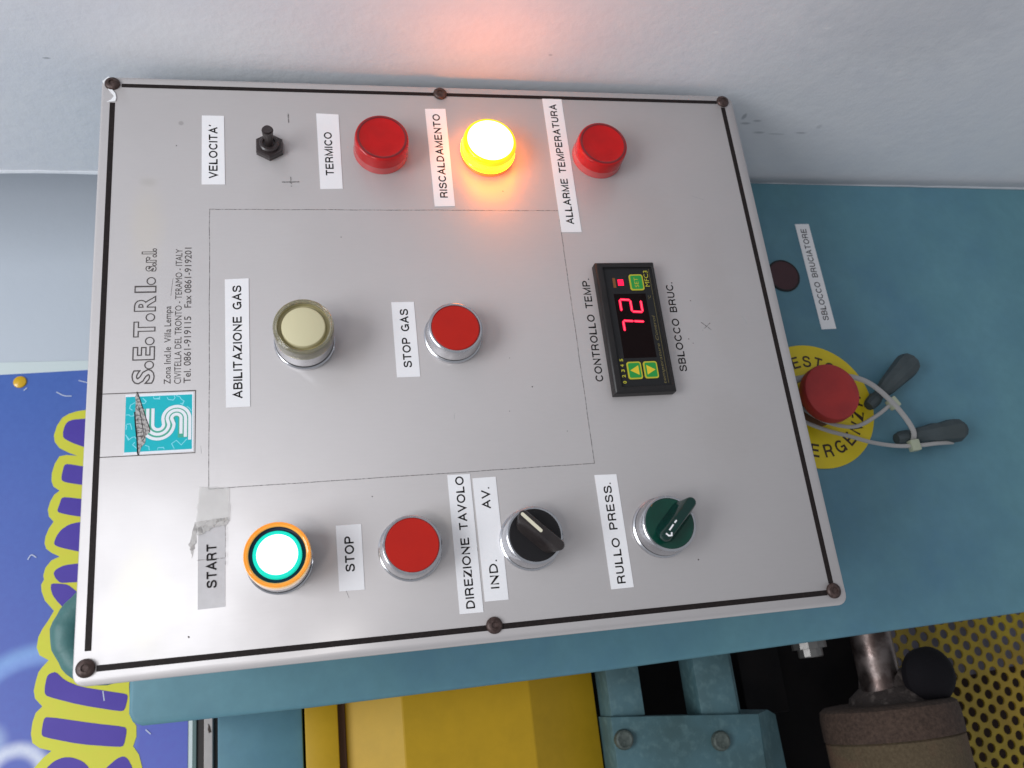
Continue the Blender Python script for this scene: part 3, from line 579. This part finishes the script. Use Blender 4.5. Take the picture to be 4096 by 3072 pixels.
def stadium(L, w, n=8):
    a0 = arc((L/2-w/2, 0), w/2, -90, 90, n)+arc((-L/2+w/2, 0), w/2, 90, 270, n); return a0
def rot2(p, a): return (p[0]*math.cos(a)-p[1]*math.sin(a), p[0]*math.sin(a)+p[1]*math.cos(a))
def selector(c, lbl, ang, bc, L, disc_mat, lever_mat, top=12.2):
    o = chrome_button('selector_switch', c, lbl, 0, None, top)
    mb = MB(); mb.lathe([(11.9, top-2.2), (11.9, top-.1), (11.6, top+.25), (6, top+.3), (0.02, top+.3)], 64); obj('turn_disc', mb, disc_mat, o, (c[0], c[1], 0))
    bot = [rot2(p, ang) for p in stadium(22.6, 10.0)]; mid = [rot2(p, ang) for p in stadium(L-1, 6.6)]; tp = [rot2(p, ang) for p in stadium(L, 5.0)]; tt = [rot2(p, ang) for p in stadium(L-1.0, 4.0)]
    n = len(bot); vs = []
    for pl, h in ((bot, top+.2), (mid, top+4.2), (tp, top+7.6), (tt, top+8.3)): vs += [(x, y, h) for x, y in pl]
    fs = [tuple(range(3*n, 4*n)), tuple(range(n-1, -1, -1))]
    for k in range(3): fs += [(k*n+i, k*n+(i+1) % n, (k+1)*n+(i+1) % n, (k+1)*n+i) for i in range(n)]
    mb = MB(); mb.add(vs, fs); lv = obj('lever', mb, lever_mat, o, (bc[0], bc[1], 0), ang=50)
    return o, lv, top+8.3
o, lv, ht = selector((-105.8, -20.7), 'black rotary selector with ivory pointer line beside the DIREZIONE TAVOLO label', R_(45.5), (-105.1, -22.0), 25.2, 'black_plastic', 'lever_plastic')
mb = MB(); mb.prism([(p[0]-101.35, p[1]-17.8) for p in (rot2(q, math.atan2(7.6, 8.1)) for q in stadium(12.4, 1.55))], ht, ht+.12); obj('pointer_line', mb, 'ivory', lv, smooth=False)
o, lv, ht = selector((-105.4, -85.6), 'dark green rotary selector beside the RULLO PRESS. label', R_(-45.5), (-104.9, -87.4), 25.5, 'green_disc', 'green_lever')
mb = MB()
for seg in ([(-111.2, -79.6), (-112.4, -80.8), (-112.3, -82.2), (-110.9, -82.4)], [(-109.9, -81.5), (-107.4, -83.9)], [(-106.7, -84.6), (-105.6, -85.8)]): mb.ribbon(seg, 0.75, ht, ht+.08)
obj('pale_marks', mb, 'pale_marks' if False else 'paper', lv, smooth=False)

# toggle
tg = MB(); tg.lathe([(7.6, 0.05), (7.6, 2.6), (7.0, 3.4)], 6, close=True); to = obj('toggle_switch', tg, 'bakelite', cp, (105.6, 91.6, 0), label='small dark toggle lever in a hexagonal nut beside the VELOCITA label', ang=20)
mb = MB(); mb.lathe([(5.0, 3.0), (5.0, 4.8), (4.3, 5.4), (3.3, 5.4), (3.0, 4.2), (0.02, 4.0)], 28); obj('bushing', mb, 'bakelite', to, (105.6, 91.6, 0))
# lever leans to the right of the panel
mb = MB(); mb.tube([(105.6, 91.6, 3.5), (105.7, 91.6, 8), (105.8, 91.7, 12), (105.9, 91.7, 15.0), (105.9, 91.7, 16.0)], [1.9, 2.1, 2.7, 2.9, 2.3], 20); obj('toggle_lever', mb, 'bakelite', to)

# digital meter
mb = MB(); o_ = [(-38.2, -104.2), (34.6, -104.2), (34.6, -71.6), (-38.2, -71.6)]
i_ = [(-35.0, -102.6), (31.6, -102.6), (31.6, -75.4), (-35.0, -75.4)]
vs = [(x, y, 0.05) for x, y in o_]+[(x, y, 5.2) for x, y in o_]+[(x+(0.9 if x < 0 else -.9), y+(0.9 if y < -90 else -.9), 6.2) for x, y in o_]+[(x, y, 6.2) for x, y in i_]+[(x, y, 4.6) for x, y in i_]
fs = []
for k in range(4): fs += [(k*4+i, k*4+(i+1) % 4, (k+1)*4+(i+1) % 4, (k+1)*4+i) for i in range(4)]
fs += [(16, 17, 18, 19), (3, 2, 1, 0)]
mb.add(vs, fs); mt = obj('digital_meter', mb, 'meter_case', cp, bevel=.25, seg=1, label='black digital temperature display showing 72 in red')
mb = MB(); mb.box(-34.6, 31.2, -102.3, -75.7, 4.65, 4.8); obj('meter_face', mb, 'meter_face', mt, smooth=False)
mb = MB(); mb.box(-19.3, 16.6, -96.9, -79.5, 4.82, 4.9); obj('display_window', mb, 'meter_window', mt, smooth=False)
def seg7(mb, x0, x1, y0, y1, segs, w, h0, h1, sh=-0.06):
    # x along u, y along v (y1 = top); sheared slightly
    def S(x, y): return (x+(y-y0)*-sh*1.2, y)
    ym = (y0+y1)/2; g = 0.55
    D = {'a': [(x0+g, y1), (x1-g, y1)], 'b': [(x1, y1-g), (x1, ym+g)], 'c': [(x1, ym-g), (x1, y0+g)], 'd': [(x0+g, y0), (x1-g, y0)], 'e': [(x0, ym-g), (x0, y0+g)], 'g': [(x0+g, ym), (x1-g, ym)], 'f': [(x0, y1-g), (x0, ym+g)]}
    for s in segs:
        (ax_, ay), (bx, by) = D[s]; A = Vector(S(ax_, ay)); B = Vector(S(bx, by)); d = (B-A).normalized(); n = Vector((-d.y, d.x))*w/2
        e = d*w*0.5
        mb.prism([tuple(A-e), tuple(A+n), tuple(B+n), tuple(B+e), tuple(B-n), tuple(A-n)], h0, h1)
for ch, x0, x1, sg in (('7', -5.2, 0.6, 'abc'), ('2', 6.0, 12.6, 'abged')):
    mb = MB(); seg7(mb, x0, x1, -93.6, -82.2, sg, 1.35, 4.92, 5.0); dg_ = obj('digit', mb, 'led', mt, smooth=False, label='glowing red digit '+ch)
    mb = MB(); seg7(mb, x0, x1, -93.6, -82.2, sg, 0.4, 5.01, 5.04); obj('digit_core', mb, 'led_core', dg_, smooth=False)
def key(u0, u1, v0, v1, arrow, lbl):
    mb = MB(); mb.prism(rrect(u0, u1, v0, v1, 1.3), 4.82, 5.2); k = obj('key', mb, 'key_yellow', mt, label=lbl, smooth=False)
    mb = MB(); mb.prism(rrect(u0+.75, u1-.75, v0+.75, v1-.75, .8), 5.22, 5.32); obj('key_pad', mb, 'key_green', k, smooth=False)
    cx, cy = (u0+u1)/2, (v0+v1)/2; mb = MB()
    if arrow == 'up': mb.prism([(cx-2.6, cy-2.2), (cx+2.6, cy-2.2), (cx, cy+2.4)], 5.34, 5.38)
    elif arrow == 'down': mb.prism([(cx-2.6, cy+2.2), (cx+2.6, cy+2.2), (cx, cy-2.4)], 5.34, 5.38)
    else: put_text(mb, 'SET', (cx-2.9, cy-.9), (cx+2.7, cy-.9), 2.2, 5.36, 0.0)
    obj('key_symbol', mb, 'key_arrow' if arrow != 'set' else 'key_yellow', k, smooth=False)
key(-30.8, -21.4, -87.7, -80.0, 'up', 'green key with yellow upward arrow')
key(-30.7, -21.5, -96.3, -88.8, 'down', 'green key with yellow downward arrow')
key(18.4, 27.6, -96.9, -89.2, 'set', 'green key marked SET')
mb = MB(); mb.box(21.4, 24.9, -85.9, -82.8, 4.82, 5.0); obj('indicator_light', mb, 'led', mt, smooth=False)
mb = MB(); mb.box(20.2, 25.8, -81.6, -80.1, 4.82, 4.95); obj('brown_bar', mb, 'amber_bar', mt, smooth=False)
mb = MB()
for t, x in zip(('1', '2', '3', '4', '5'), (-32.1, -28.8, -25.9, -23.2, -20.2)): put_text(mb, t if t != '1' else '0', (x-.7, -78.6), (x+.7, -78.6), 1.8, 4.84, 0.03)
obj('key_numbers', mb, 'key_yellow', mt, smooth=False); mb = MB(); put_text(mb, 'MFC3', (20.6, -100.2), (29.9, -100.2), 2.4, 4.84, 0.0); obj('yellow_print', mb, 'key_yellow', mt, smooth=False)
mb = MB(); put_text(mb, 'temperature Control', (-33.6, -99.8), (4, -99.8), 1.5, 4.84, 0.0, shear=.2); put_text(mb, '\u00b0C', (13.2, -99.6), (15.4, -99.6), 1.4, 4.84, 0); mb.ribbon([(-33.5, -101.0), (30.8, -101.0)], 0.18, 4.82, 4.86); obj('fine_print', mb, 'tan_print', mt, smooth=False)

# ================================================================ blue machine cabinet
mc = thing('machine_cabinet', 'teal painted machine cabinet behind the aluminium panel, with emergency stop disc', 'machine', (0, -900, -130))
HF = -92.0
mb = MB(); mb.prism([(-160.5, 170.8), (-164.6, 168.9), (-166.8, 164.5), (-167.7, 85), (-166.7, -73), (-161.4, -349), (-153, -760), (-146, -900), (139, -900), (143.8, -458), (147.5, -240), (150.5, 171)], -150, HF)
obj('front_body', mb, 'teal', mc, bevel=2.2, seg=3, ang=50)
# lifting ring on top edge
rc_ = (-118.3, 187.0, -112)
mb = MB(); mb.tube([(rc_[0]+0.5+20.0*math.cos(2*math.pi*i/48), rc_[1]-1.5+21.0*math.sin(2*math.pi*i/48), rc_[2]) for i in range(48)], [7.4+.5*math.sin(i*.7)+.3*math.sin(i*1.9) for i in range(48)], 18, 0.8, closed=True); rg = obj('lifting_ring', mb, 'ring', mc, label='teal lifting ring with chipped paint above the panel corner')
mb = MB(); mb.tube([(-112, 168, -124), (-114, 190, -124), (-117, 206, -126)], [10, 10.5, 9], 14); obj('ring_bolt', mb, 'ring_core', rg)
# reset hole cap
mb = MB(); mb.lathe([(11.9, 0), (11.9, .8), (11.0, 1.2), (10.6, 1.0)], 48, close=False); rs = obj('reset_cap', mb, 'black_plastic', mc, (73.3, -240.3, HF), label='dark maroon round cap beside the SBLOCCO BRUCIATORE label')
mb = MB(); mb.lathe([(10.9, 0.1), (10.7, .9), (0.02, .5)], 48); obj('cap_face', mb, 'maroon', rs, (73.3, -240.3, HF))
lb = label([('SBLOCCO  BRUCIATORE', (39.5, -266.4), (109.6, -266.1), 4.3)], [(33.2, -270.2), (113.5, -269.3), (113.4, -258.6), (33.0, -259.2)], parent=mc, h=HF, lbl='white label strip reading SBLOCCO BRUCIATORE', ink='print_bruc', bold=0.15)
# emergency stop
ec = (-20.3, -240.0)
mb = MB(); mb.lathe([(42.0, 0.1), (42.0, .9), (0.02, .9)], 80); es = obj('emergency_button', mb, 'disc_yellow', mc, (ec[0], ec[1], HF), label='red mushroom emergency stop button on a round yellow disc')
mb = MB()
def arc_letter(ch, th, r, cap, inward):
    # th: degrees from +u towards -v
    t = R_(th); d = Vector((math.cos(t), -math.sin(t)))       # radial direction
    tan = Vector((-math.sin(t), -math.cos(t)))                 # increasing th
    if inward: up = -d; along = -tan; base = d*(r+cap/2)
    else: up = d; along = tan; base = d*(r-cap/2)
    wd, st = GL[ch]; o0 = base-along*(wd*cap*1.05/2)
    for k, q in enumerate(st):
        pts = [tuple(o0+along*(x*cap*1.05)+up*(y*cap)) for x, y in q]; cl = ch == 'O'
        mb.ribbon(pts[:-1] if cl else pts, .165*cap, .92, .97+.01*k, cl)
for i, ch in enumerate('ARRESTO'): arc_letter(ch, -58+15.4*i, 30.5, 7.8, False)
for i, ch in enumerate('EMERGENZA'): arc_letter(ch, 227.5-17.4*i, 30.5, 8.4, True)
obj('disc_lettering', mb, 'disc_text', es, (ec[0], ec[1], HF), smooth=False)
mb = MB(); mb.lathe([(14.5, 1), (14.5, 5), (11, 6), (11, 13), (15, 15)], 40); obj('button_neck', mb, 'mush_stem', es, (ec[0], ec[1], HF))
mb = MB(); mb.lathe([(13, 14), (18.2, 15), (18.9, 17), (18.8, 21), (18.2, 23), (16.5, 24), (10, 24.9), (0.02, 25.2)], 48); obj('mushroom_head', mb, 'mush', es, (ec[0]+1.8, ec[1]-.6, HF))

# grey keys hanging from ties
def keyobj(p0, p1, lbl, prof):
    a0, b0 = Vector(p0), Vector(p1); L = (b0-a0)
    mb = MB(); mb.tube([tuple(a0+L*t) for t, r in prof], [r for t, r in prof], 10)
    o = obj('plastic_key', mb, 'key_grey', None, smooth=True, ang=28); return tag(o, lbl, 'plastic key', 'grey plastic keys hanging from the emergency button')
pf = [(0, 3.2), (.05, 4.2), (.16, 4.6), (.2, 3.6), (.27, 3.4), (.34, 4.8), (.42, 5.9), (.62, 6.9), (.80, 8.0), (.90, 8.2), (.97, 7.2), (1.0, 5.4)]
keyobj((-25.5, -272, -82), (4.5, -312.5, -82), 'grey plastic key nearer the white label strip, tied to the emergency button', pf)
pf2 = [(0, 3.4), (.06, 4.6), (.18, 5.0), (.24, 4.2), (.30, 5.2), (.42, 5.8), (.56, 7.0), (.66, 6.5), (.80, 7.8), (.92, 7.6), (1.0, 5.0)]
keyobj((-48.2, -286, -82), (-44.6, -336.5, -82), 'grey plastic key farther from the white label strip, lowest on the cabinet', pf2)
def sm(pts, n=6):
    P = [Vector(p) for p in pts]; out = []
    for i in range(len(P)-1):
        a0 = P[max(i-1, 0)]; b0 = P[i]; c0 = P[i+1]; d0 = P[min(i+2, len(P)-1)]
        for k in range(n):
            t = k/n; out.append(tuple(0.5*((2*b0)+(-a0+c0)*t+(2*a0-5*b0+4*c0-d0)*t*t+(-a0+3*b0-3*c0+d0)*t*t*t)))
    out.append(tuple(P[-1])); return out
def tie(pts, r, lbl, head=None):
    mb = MB(); mb.tube(sm(pts), r, 8, 0.7)
    o = obj('cable_tie', mb, 'tie', None); tag(o, lbl, 'cable tie', 'white cable ties looped through the keys')
    if head:
        x, y, h, ang = head; mb = MB(); q = [rot2(p, R_(ang)) for p in rrect(-3.6, 3.6, -3.2, 3.2, .8)]
        mb.prism([(x+a_, y+b_) for a_, b_ in q], h-2, h+2.5); obj('tie_head', mb, 'tie_head', o, bevel=.5)
    return o
tie([(-6, -224, -86), (-3, -236, -83), (-5, -256, -79), (-9, -269, -77), (-17.5, -278, -75), (-31.6, -288.6, -75), (-45.3, -294.3, -75), (-52, -295, -80)], 1.9, 'broad white cable tie running over both grey keys')
tie([(-15, -222, -86), (-24, -226, -83), (-33, -235, -80), (-38, -246, -79), (-39, -259, -79), (-33, -274, -78), (-27, -284, -77)], 1.25, 'thin white cable tie looping from the button to the key nearer the label', (-26, -286.5, -77, 30))
tie([(-22, -220, -87), (-32, -224, -83), (-40, -238, -81), (-45, -252, -80), (-50.3, -266.6, -79), (-54, -282, -77), (-54.5, -298, -77), (-53.5, -312, -79), (-52.5, -327, -83)], 1.35, 'long white cable tie looping to the lowest key, its tail sticking out', (-54.5, -293.5, -77, 5))
tie([(-3.5, -222, -86), (-2.8, -232, -84), (-9, -232, -76), (-16, -226, -76), (-22, -219, -80)], 1.0, 'thin cable tie wound round the neck of the emergency button')

# ================================================================ poster, tack and rail
po = thing('poster', 'blue poster with violet bubble lettering outlined in lime green, on the back wall', 'poster', (-60, 160, -229))
mb = MB(); mb.prism([(83.3, 232), (84.3, 320), (-330, 320), (-330, 160.1), (83, 160.1)], -229.5, -228.6); obj('paper_sheet', mb, 'poster_paper', po, smooth=False)
mb = MB(); mb.prism([(76.1, 225), (74.3, 300), (-330, 300), (-330, 162.8), (76.6, 162.8)], -228.5, -228.2); obj('printed_background', mb, 'poster', po, smooth=False)
OUT = [(45.8, 232.8), (45.2, 238.0), (43.6, 243.1), (40.9, 247.3), (35.2, 250.4), (28.4, 252.0), (23.5, 251.1), (19.0, 247.9), (15.3, 241.7), (12.8, 236.2), (13.9, 243.3), (13.2, 247.6), (8.2, 250.3), (1.6, 251.8), (-4.0, 251.7), (-7.9, 250.2), (-10.9, 246.3), (-13.5, 249.5), (-18.0, 251.7), (-23.4, 252.9), (-28.0, 252.0), (-31.9, 248.9), (-36.2, 251.5), (-41.5, 253.3), (-46.0, 253.6), (-49.6, 252.4), (-52.6, 249.0), (-55.5, 243.9), (-57.5, 248.7), (-62.0, 252.1), (-67.1, 253.2), (-69.7, 252.5), (-72.9, 254.1), (-77.1, 253.6), (-83.2, 251.3), (-90.3, 245.5), (-96.2, 248.6), (-101.2, 251.8), (-105.9, 253.8), (-112.2, 254.4), (-117.2, 252.4), (-120.8, 246.9), (-124.6, 250.4), (-127.5, 252.5), (-132.9, 253.7), (-138.3, 254.5), (-143.0, 253.5), (-148.2, 249.0), (-151.6, 252.6), (-156.8, 254.1), (-163.5, 254.6), (-168.9, 253.4), (-172.4, 249.1), (-174.8, 242.3), (-178.0, 246.6), (-183.2, 251.4), (-193.1, 254.4), (-215, 250), (-220, 200), (-201.6, 189.2), (-191.0, 189.5), (-183.3, 191.6), (-177.9, 195.2), (-172.4, 193.4), (-166.2, 193.6), (-160.3, 197.2), (-142.1, 198.6), (-2.4, 190.9), (43.7, 191.9)]
def chaikin(P):
    out = []
    for i in range(len(P)):
        a0, b0 = P[i], P[(i+1) % len(P)]; out += [(a0[0]*.8+b0[0]*.2, a0[1]*.8+b0[1]*.2), (a0[0]*.2+b0[0]*.8, a0[1]*.2+b0[1]*.8)]
    return out
mb = MB(); mb.prism(OUT, -228.1, -227.9); lo = obj('lime_outline', mb, 'lime', po, smooth=False)
INN = [[(39.7, 223.8), (39.4, 232.5), (39.1, 240.3), (37.8, 243.7), (34.9, 245.4), (30.1, 246.3), (26.1, 245.9), (22.4, 240.3), (19.1, 232.9), (15.2, 224.5)], [(3.5, 222.3), (5.1, 232.7), (7.5, 242.2), (6.8, 244.3), (-0.7, 245.6), (-4.0, 245.4), (-5.6, 242.4), (-7.9, 232.5), (-9.8, 221.8)],
[(-19.2, 221.4), (-17.5, 232.9), (-15.6, 242.7), (-16.1, 244.8), (-20.2, 245.8), (-24.7, 247.1), (-26.2, 245.5), (-28.1, 239.5), (-29.7, 232.5), (-32.2, 220.9)], [(-33.5, 222.5), (-33.3, 233.0), (-34.5, 239.2), (-37.7, 244.0), (-42.0, 246.7), (-46.4, 247.9), (-48.1, 246.8), (-50.0, 242.6), (-53.1, 232.5), (-55.8, 221.6)],
[(-61.1, 223.2), (-61.0, 232.4), (-61.4, 240.7), (-63.5, 245.4), (-65.9, 247.1), (-69.4, 245.8), (-72.9, 242.5), (-73.0, 237.0), (-73.6, 222.7)], [(-73.2, 242.9), (-72.6, 248.0), (-75.9, 248.2), (-80.3, 246.8), (-85.6, 243.0), (-92.9, 236.0), (-95.9, 221.8), (-82.8, 228.6), (-78.1, 233.6), (-74.2, 238.1)],
[(-128.2, 242.3), (-129.0, 246.0), (-130.8, 247.4), (-136.6, 248.2), (-140.5, 248.1), (-142.7, 246.4), (-149.9, 227.1), (-156.3, 203.9), (-156.0, 200.8), (-148.4, 199.1), (-146.3, 200.0), (-144.2, 208.2), (-138.9, 227.6), (-133.9, 237.0)], [(-154.5, 246.1), (-156.0, 247.8), (-164.2, 248.6), (-166.3, 247.2), (-173.0, 226.1), (-177.4, 203.2), (-176.9, 200.6), (-167.9, 199.1), (-165.8, 200.5), (-161.6, 219.0)],
[(-187.0, 246.3), (-184.1, 244.4), (-180.9, 240.5), (-179.3, 235.4), (-180.0, 230.2), (-183.0, 224.1), (-187.1, 220.2), (-210, 212), (-205, 246)], [(-200, 215), (-191.1, 213.3), (-188.4, 210.4), (-183.9, 204.5), (-182.9, 200.8), (-184.7, 198.1), (-190.3, 195.2), (-200, 193.4)]]
for s in INN:
    mb = MB(); mb.prism(chaikin(s), -227.85, -227.7); obj('violet_letter', mb, 'violet', lo, smooth=False)
for p in ([(60, 252), (57, 247), (56.5, 242)], [(68, 238), (66, 232)], [(64, 271), (62, 273)], [(-55, 258), (-53, 261), (-56, 263)], [(-172, 185), (-169, 188)], [(-143, 214), (-149, 213)]):
    mb = MB(); mb.ribbon([(q[0], q[1]) for q in sm([(a_[0], a_[1], 0) for a_ in p], 4)], 0.7, -227.6, -227.55); obj('scuff_mark', mb, 'scuff', po, smooth=False)
mb = MB(); mb.lathe([(4.3, -.3), (4.4, .3), (4.0, 1.0), (2.6, 1.5), (0.02, 1.7)], 28); tk = obj('thumb_tack', mb, 'tack', None, (68.6, 275.9, -228.1)); tag(tk, 'yellow drawing pin in the corner of the blue poster', 'thumbtack')
rl = thing('wall_rail', 'striped black and off-white wooden rail on the wall under the poster', 'rail', (-250, 140, -232))
for nm, v0, v1, h1, mt_ in (('green_strip', 157.3, 159.8, -226, 'rail_green'), ('black_strip', 152.6, 157.2, -227.5, 'rail_black_shadow'), ('white_strip', 147.3, 152.5, -224, 'rail_white'), ('shadow_gap_strip', 142.0, 147.0, -229, 'rail_black_shadow')):  # lowest black strip paints the shadow below the rail
    mb = MB(); mb.box(-420, -90, v0, v1, -231, h1); obj(nm, mb, mt_, rl, bevel=.3, seg=1)
mb = MB(); mb.prism(ragged([(-172, 148.5), (-170, 150.0), (-173.5, 150.2), (-175.8, 149.4), (-175, 148.2)], 2, .3), -224, -223.8); obj('paint_chip', mb, 'chip', rl, smooth=False)

# ================================================================ machine rear parts, left of the cabinet
DP = -170.0
rb = thing('rear_body', 'teal painted rear body of the machine between the wall rail and the yellow cover', 'machine body', (-250, 80, -190))
mb = MB(); mb.box(-460, -140, 90.0, 137.9, -228, DP); obj('body_panel', mb, 'teal', rb, bevel=1.2)
yc = thing('yellow_cover', 'bent yellow sheet metal machine cover with a grooved upper strip', 'machine cover', (-250, -97, -190))
mb = MB(); mb.box(-460, -151, 69.4, 88.6, -215, DP+3); obj('upper_strip', mb, 'yellow', yc, bevel=1.0)
mb = MB(); mb.box(-460, -151, 65.2, 69.2, -215, DP-6); obj('groove', mb, 'groove', yc, smooth=False)
mb = MB(); prof = [(65.0, DP-5), (31.5, DP+8), (-48.6, DP-1), (-97.3, DP-26)]
vs = [(-460, v, h) for v, h in prof]+[(-151, v, h) for v, h in prof]; n = len(prof)
vs += [(-460, 65.0, -215), (-151, 65.0, -215), (-460, -97.3, -215), (-151, -97.3, -215)]
fs = [(i, i+1, n+i+1, n+i) for i in range(n-1)]+[(0, n, 9, 8), (3, 10, 11, 7), (8, 9, 11, 10), (0, 8, 10, 3, 2, 1), (4, 5, 6, 7, 11, 9)]
mb.add(vs, fs); obj('folded_panel', mb, 'yellow', yc, bevel=.5, seg=1, ang=5, smooth=False)

fr = thing('support_frame', 'teal painted steel frame with bolts below the yellow cover', 'machine frame', (-220, -222, -190))
mb = MB(); mb.box(-196, -140, -123, -100.5, -200, DP-4); obj('post', mb, 'teal_shaded', fr, bevel=.8)
mb = MB(); mb.box(-203, -140, -187, -161, -200, DP-4); obj('post', mb, 'teal_shaded', fr, bevel=.8)
mb = MB(); mb.box(-205, -140, -190.2, -187.2, -225, DP-8); obj('post_lip', mb, 'teal_shaded', fr, bevel=.4)
mb = MB(); mb.prism([(-194.2, -98.6), (-203.9, -198.8), (-460, -184), (-460, -98.6)], -200, DP); obj('mounting_plate', mb, 'teal_shaded', fr, bevel=.8)
mb = MB(); mb.add([(-203.9, -198.9, DP), (-203.0, -212, DP-14), (-207, -220, DP-20), (-460, -226, DP-26), (-460, -184.2, DP), (-203.9, -198.9, -225), (-203, -212, -225), (-207, -220, -225), (-460, -226, -225), (-460, -184.2, -225)],
  [(0, 1, 2, 3, 4), (9, 8, 7, 6, 5), (0, 5, 6, 1), (1, 6, 7, 2), (2, 7, 8, 3), (3, 8, 9, 4), (4, 9, 5, 0)]); obj('side_cheek', mb, 'teal_shaded', fr)
bo = MB(); bo.lathe([(6.2, 0), (6.2, 1.2), (5.6, 3.2), (4.4, 3.6), (3.0, 3.0), (0.02, 3.0)], 20)
b0_ = obj('bolt', bo, 'bolt', fr, (-216.8, -168.7, DP))
b1_ = b0_.copy(); scene.collection.objects.link(b1_); place(b1_, fr, (-208.3, -104.8, DP)); b1_.rotation_euler.y = .7
# roller
ro = thing('press_roller', 'press roller with shiny stained shaft, brown felt collar and tan cloth sleeve', 'roller', (-230, -311, -200))
A = (0, -310.5, -200)
mb = MB(); mb.lathe([(14.4, -212), (14.4, -150)], 40, c=A, axis='u'); obj('shaft', mb, 'shaft', ro)
mb = MB(); mb.lathe([(30, -210), (28, -205), (20, -199), (19, -193), (15.4, -188)], 36, c=(0, -318, -204), axis='u'); obj('dusty_neck', mb, 'neck', ro)
mb = MB(); mb.lathe([(20, -209.6), (43, -210), (46, -212), (47, -218), (47, -231.6), (44, -232)], 56, c=A, axis='u'); obj('felt_collar', mb, 'felt', ro)
mb = MB(); mb.lathe([(45, -231.8), (46.4, -233), (46.2, -300), (46.2, -600)], 56, c=A, axis='u'); obj('cloth_sleeve', mb, 'cloth', ro)
mb = MB(); mb.lathe([(18.6, 0), (19.0, 6), (16.5, 10), (12, 13), (5, 14), (0.02, 14)], 32)
# round black knob in front of the perforated guard
kn = thing('clamp_knob', 'round black clamp knob in front of the yellow perforated guard', 'knob', (-192.2, -302.8, -170))
obj('knob_head', mb, 'knob', kn, (-194.3, -334.5, -182))
mb = MB(); mb.lathe([(5, -66), (5, 2)], 16); obj('knob_stem', mb, 'shade_dark_steel', kn, (-194.3, -334.5, -182))
nu = MB(); nu.lathe([(5.4, -1.5), (7.6, -1.5), (7.6, 5.5), (6.8, 6.4), (0.02, 6.4)], 6, axis='u'); 
nt_ = MB(); nt_.lathe([(7.6, -173.5), (8.2, -172.8), (8.2, -168.0), (11.5, -167.8), (11.5, -150)], 12, c=(0, -247.5, -176), axis='u'); o = obj('hex_nut', nt_, 'zinc', None, ang=25); tag(o, 'silver hexagonal nut sticking out below the teal cabinet edge', 'nut')
# perforated guard with real holes
gd = thing('perforated_guard', 'yellow sheet metal guard full of round holes, in the lower machine', 'guard', (-230, -480, -250))
mb = MB(); O = Vector((-217.5, -415.2)); A1 = Vector((-5.35, -8.9)); A2 = Vector((-5.5, 9.3)); rh = 3.7; HG0, HG1 = -251.6, -250
vid = {}
def vert(k, p, h):
    kk = (k, h)
    if kk not in vid: vid[kk] = len(mb.v); mb.v.append((p.x, p.y, h))
    return vid[kk]
n12 = 12; A1n = A1; 
cells = []
for i in range(-34, 34):
    for j in range(-34, 34):
        c_ = O+A1*i+A2*j
        if -300 < c_.x < -150 and -520 < c_.y < -352: cells.append(c_)
nb = [A1, A1+A2, A2, -A1, -(A1+A2), -A2]
nb.sort(key=lambda d: math.atan2(d.y, d.x))
def circum(d1, d2):
    a_ = 2*(d1.x*d2.y-d1.y*d2.x); return Vector(((d2.y*d1.length_squared-d1.y*d2.length_squared)/a_, (d1.x*d2.length_squared-d2.x*d1.length_squared)/a_))
hexv = [circum(nb[i], nb[(i+1) % 6]) for i in range(6)]
ring_out = []
for i in range(6): ring_out += [hexv[i], (hexv[i]+hexv[(i+1) % 6])/2]
for c_ in cells:
    top = []; bot = []; oi = []; 
    for p in ring_out:
        a_ = math.atan2(p.y, p.x); top.append((c_+p, c_+Vector((math.cos(a_), math.sin(a_)))*rh))
    b = len(mb.v)
    for po_, pi_ in top: mb.v += [(po_.x, po_.y, HG1), (pi_.x, pi_.y, HG1), (pi_.x, pi_.y, HG0)]
    for k in range(12):
        k2 = (k+1) % 12; mb.f.append((b+3*k, b+3*k2, b+3*k2+1, b+3*k+1)); mb.mi.append(0); mb.f.append((b+3*k+1, b+3*k2+1, b+3*k2+2, b+3*k+2)); mb.mi.append(0)
obj('perforated_sheet', mb, 'yellow_guard', gd, smooth=False)
bk = thing('guard_backing', 'lilac grey and dark brown panels seen through the holes of the yellow guard', 'backing panel', (-230, -480, -300))
mb = MB(); mb.add([(-209, -330, -296), (-206.2, -416, -296), (-201.5, -500, -296), (-196, -900, -296), (-120, -900, -296), (-120, -330, -296)], [(0, 1, 2, 3, 4, 5)]); 
v_ = MB(); v_.prism([(-209, -370), (-206.2, -416), (-202.5, -480), (-196, -600), (-120, -600), (-120, -370)], -300, -296); obj('lilac_panel', v_, 'lilac_panel', bk, smooth=False)
v_ = MB(); v_.box(-420, -120, -600, -370, -312, -301); obj('brown_panel', v_, 'brown_panel', bk, smooth=False)
# bay that holds the roller; near-black colour paints its enclosed shade
bay = thing('machine_bay', 'steel bay with its shade painted near-black, behind the frame and the roller', 'machine bay', (-230, -360, -320))
mb = MB(); mb.box(-520, -100, -380, -97, -330, -322); obj('bay_back', mb, 'shade_dark_steel', bay, smooth=False)
mb = MB(); mb.box(-520, -153, -99.8, -97.6, -322, -218); obj('bay_top', mb, 'shade_dark_steel', bay, smooth=False)
mb = MB(); mb.box(-210, -150, -262, -228, -310, -250); obj('bay_block', mb, 'shade_dark_steel', bay, bevel=1)
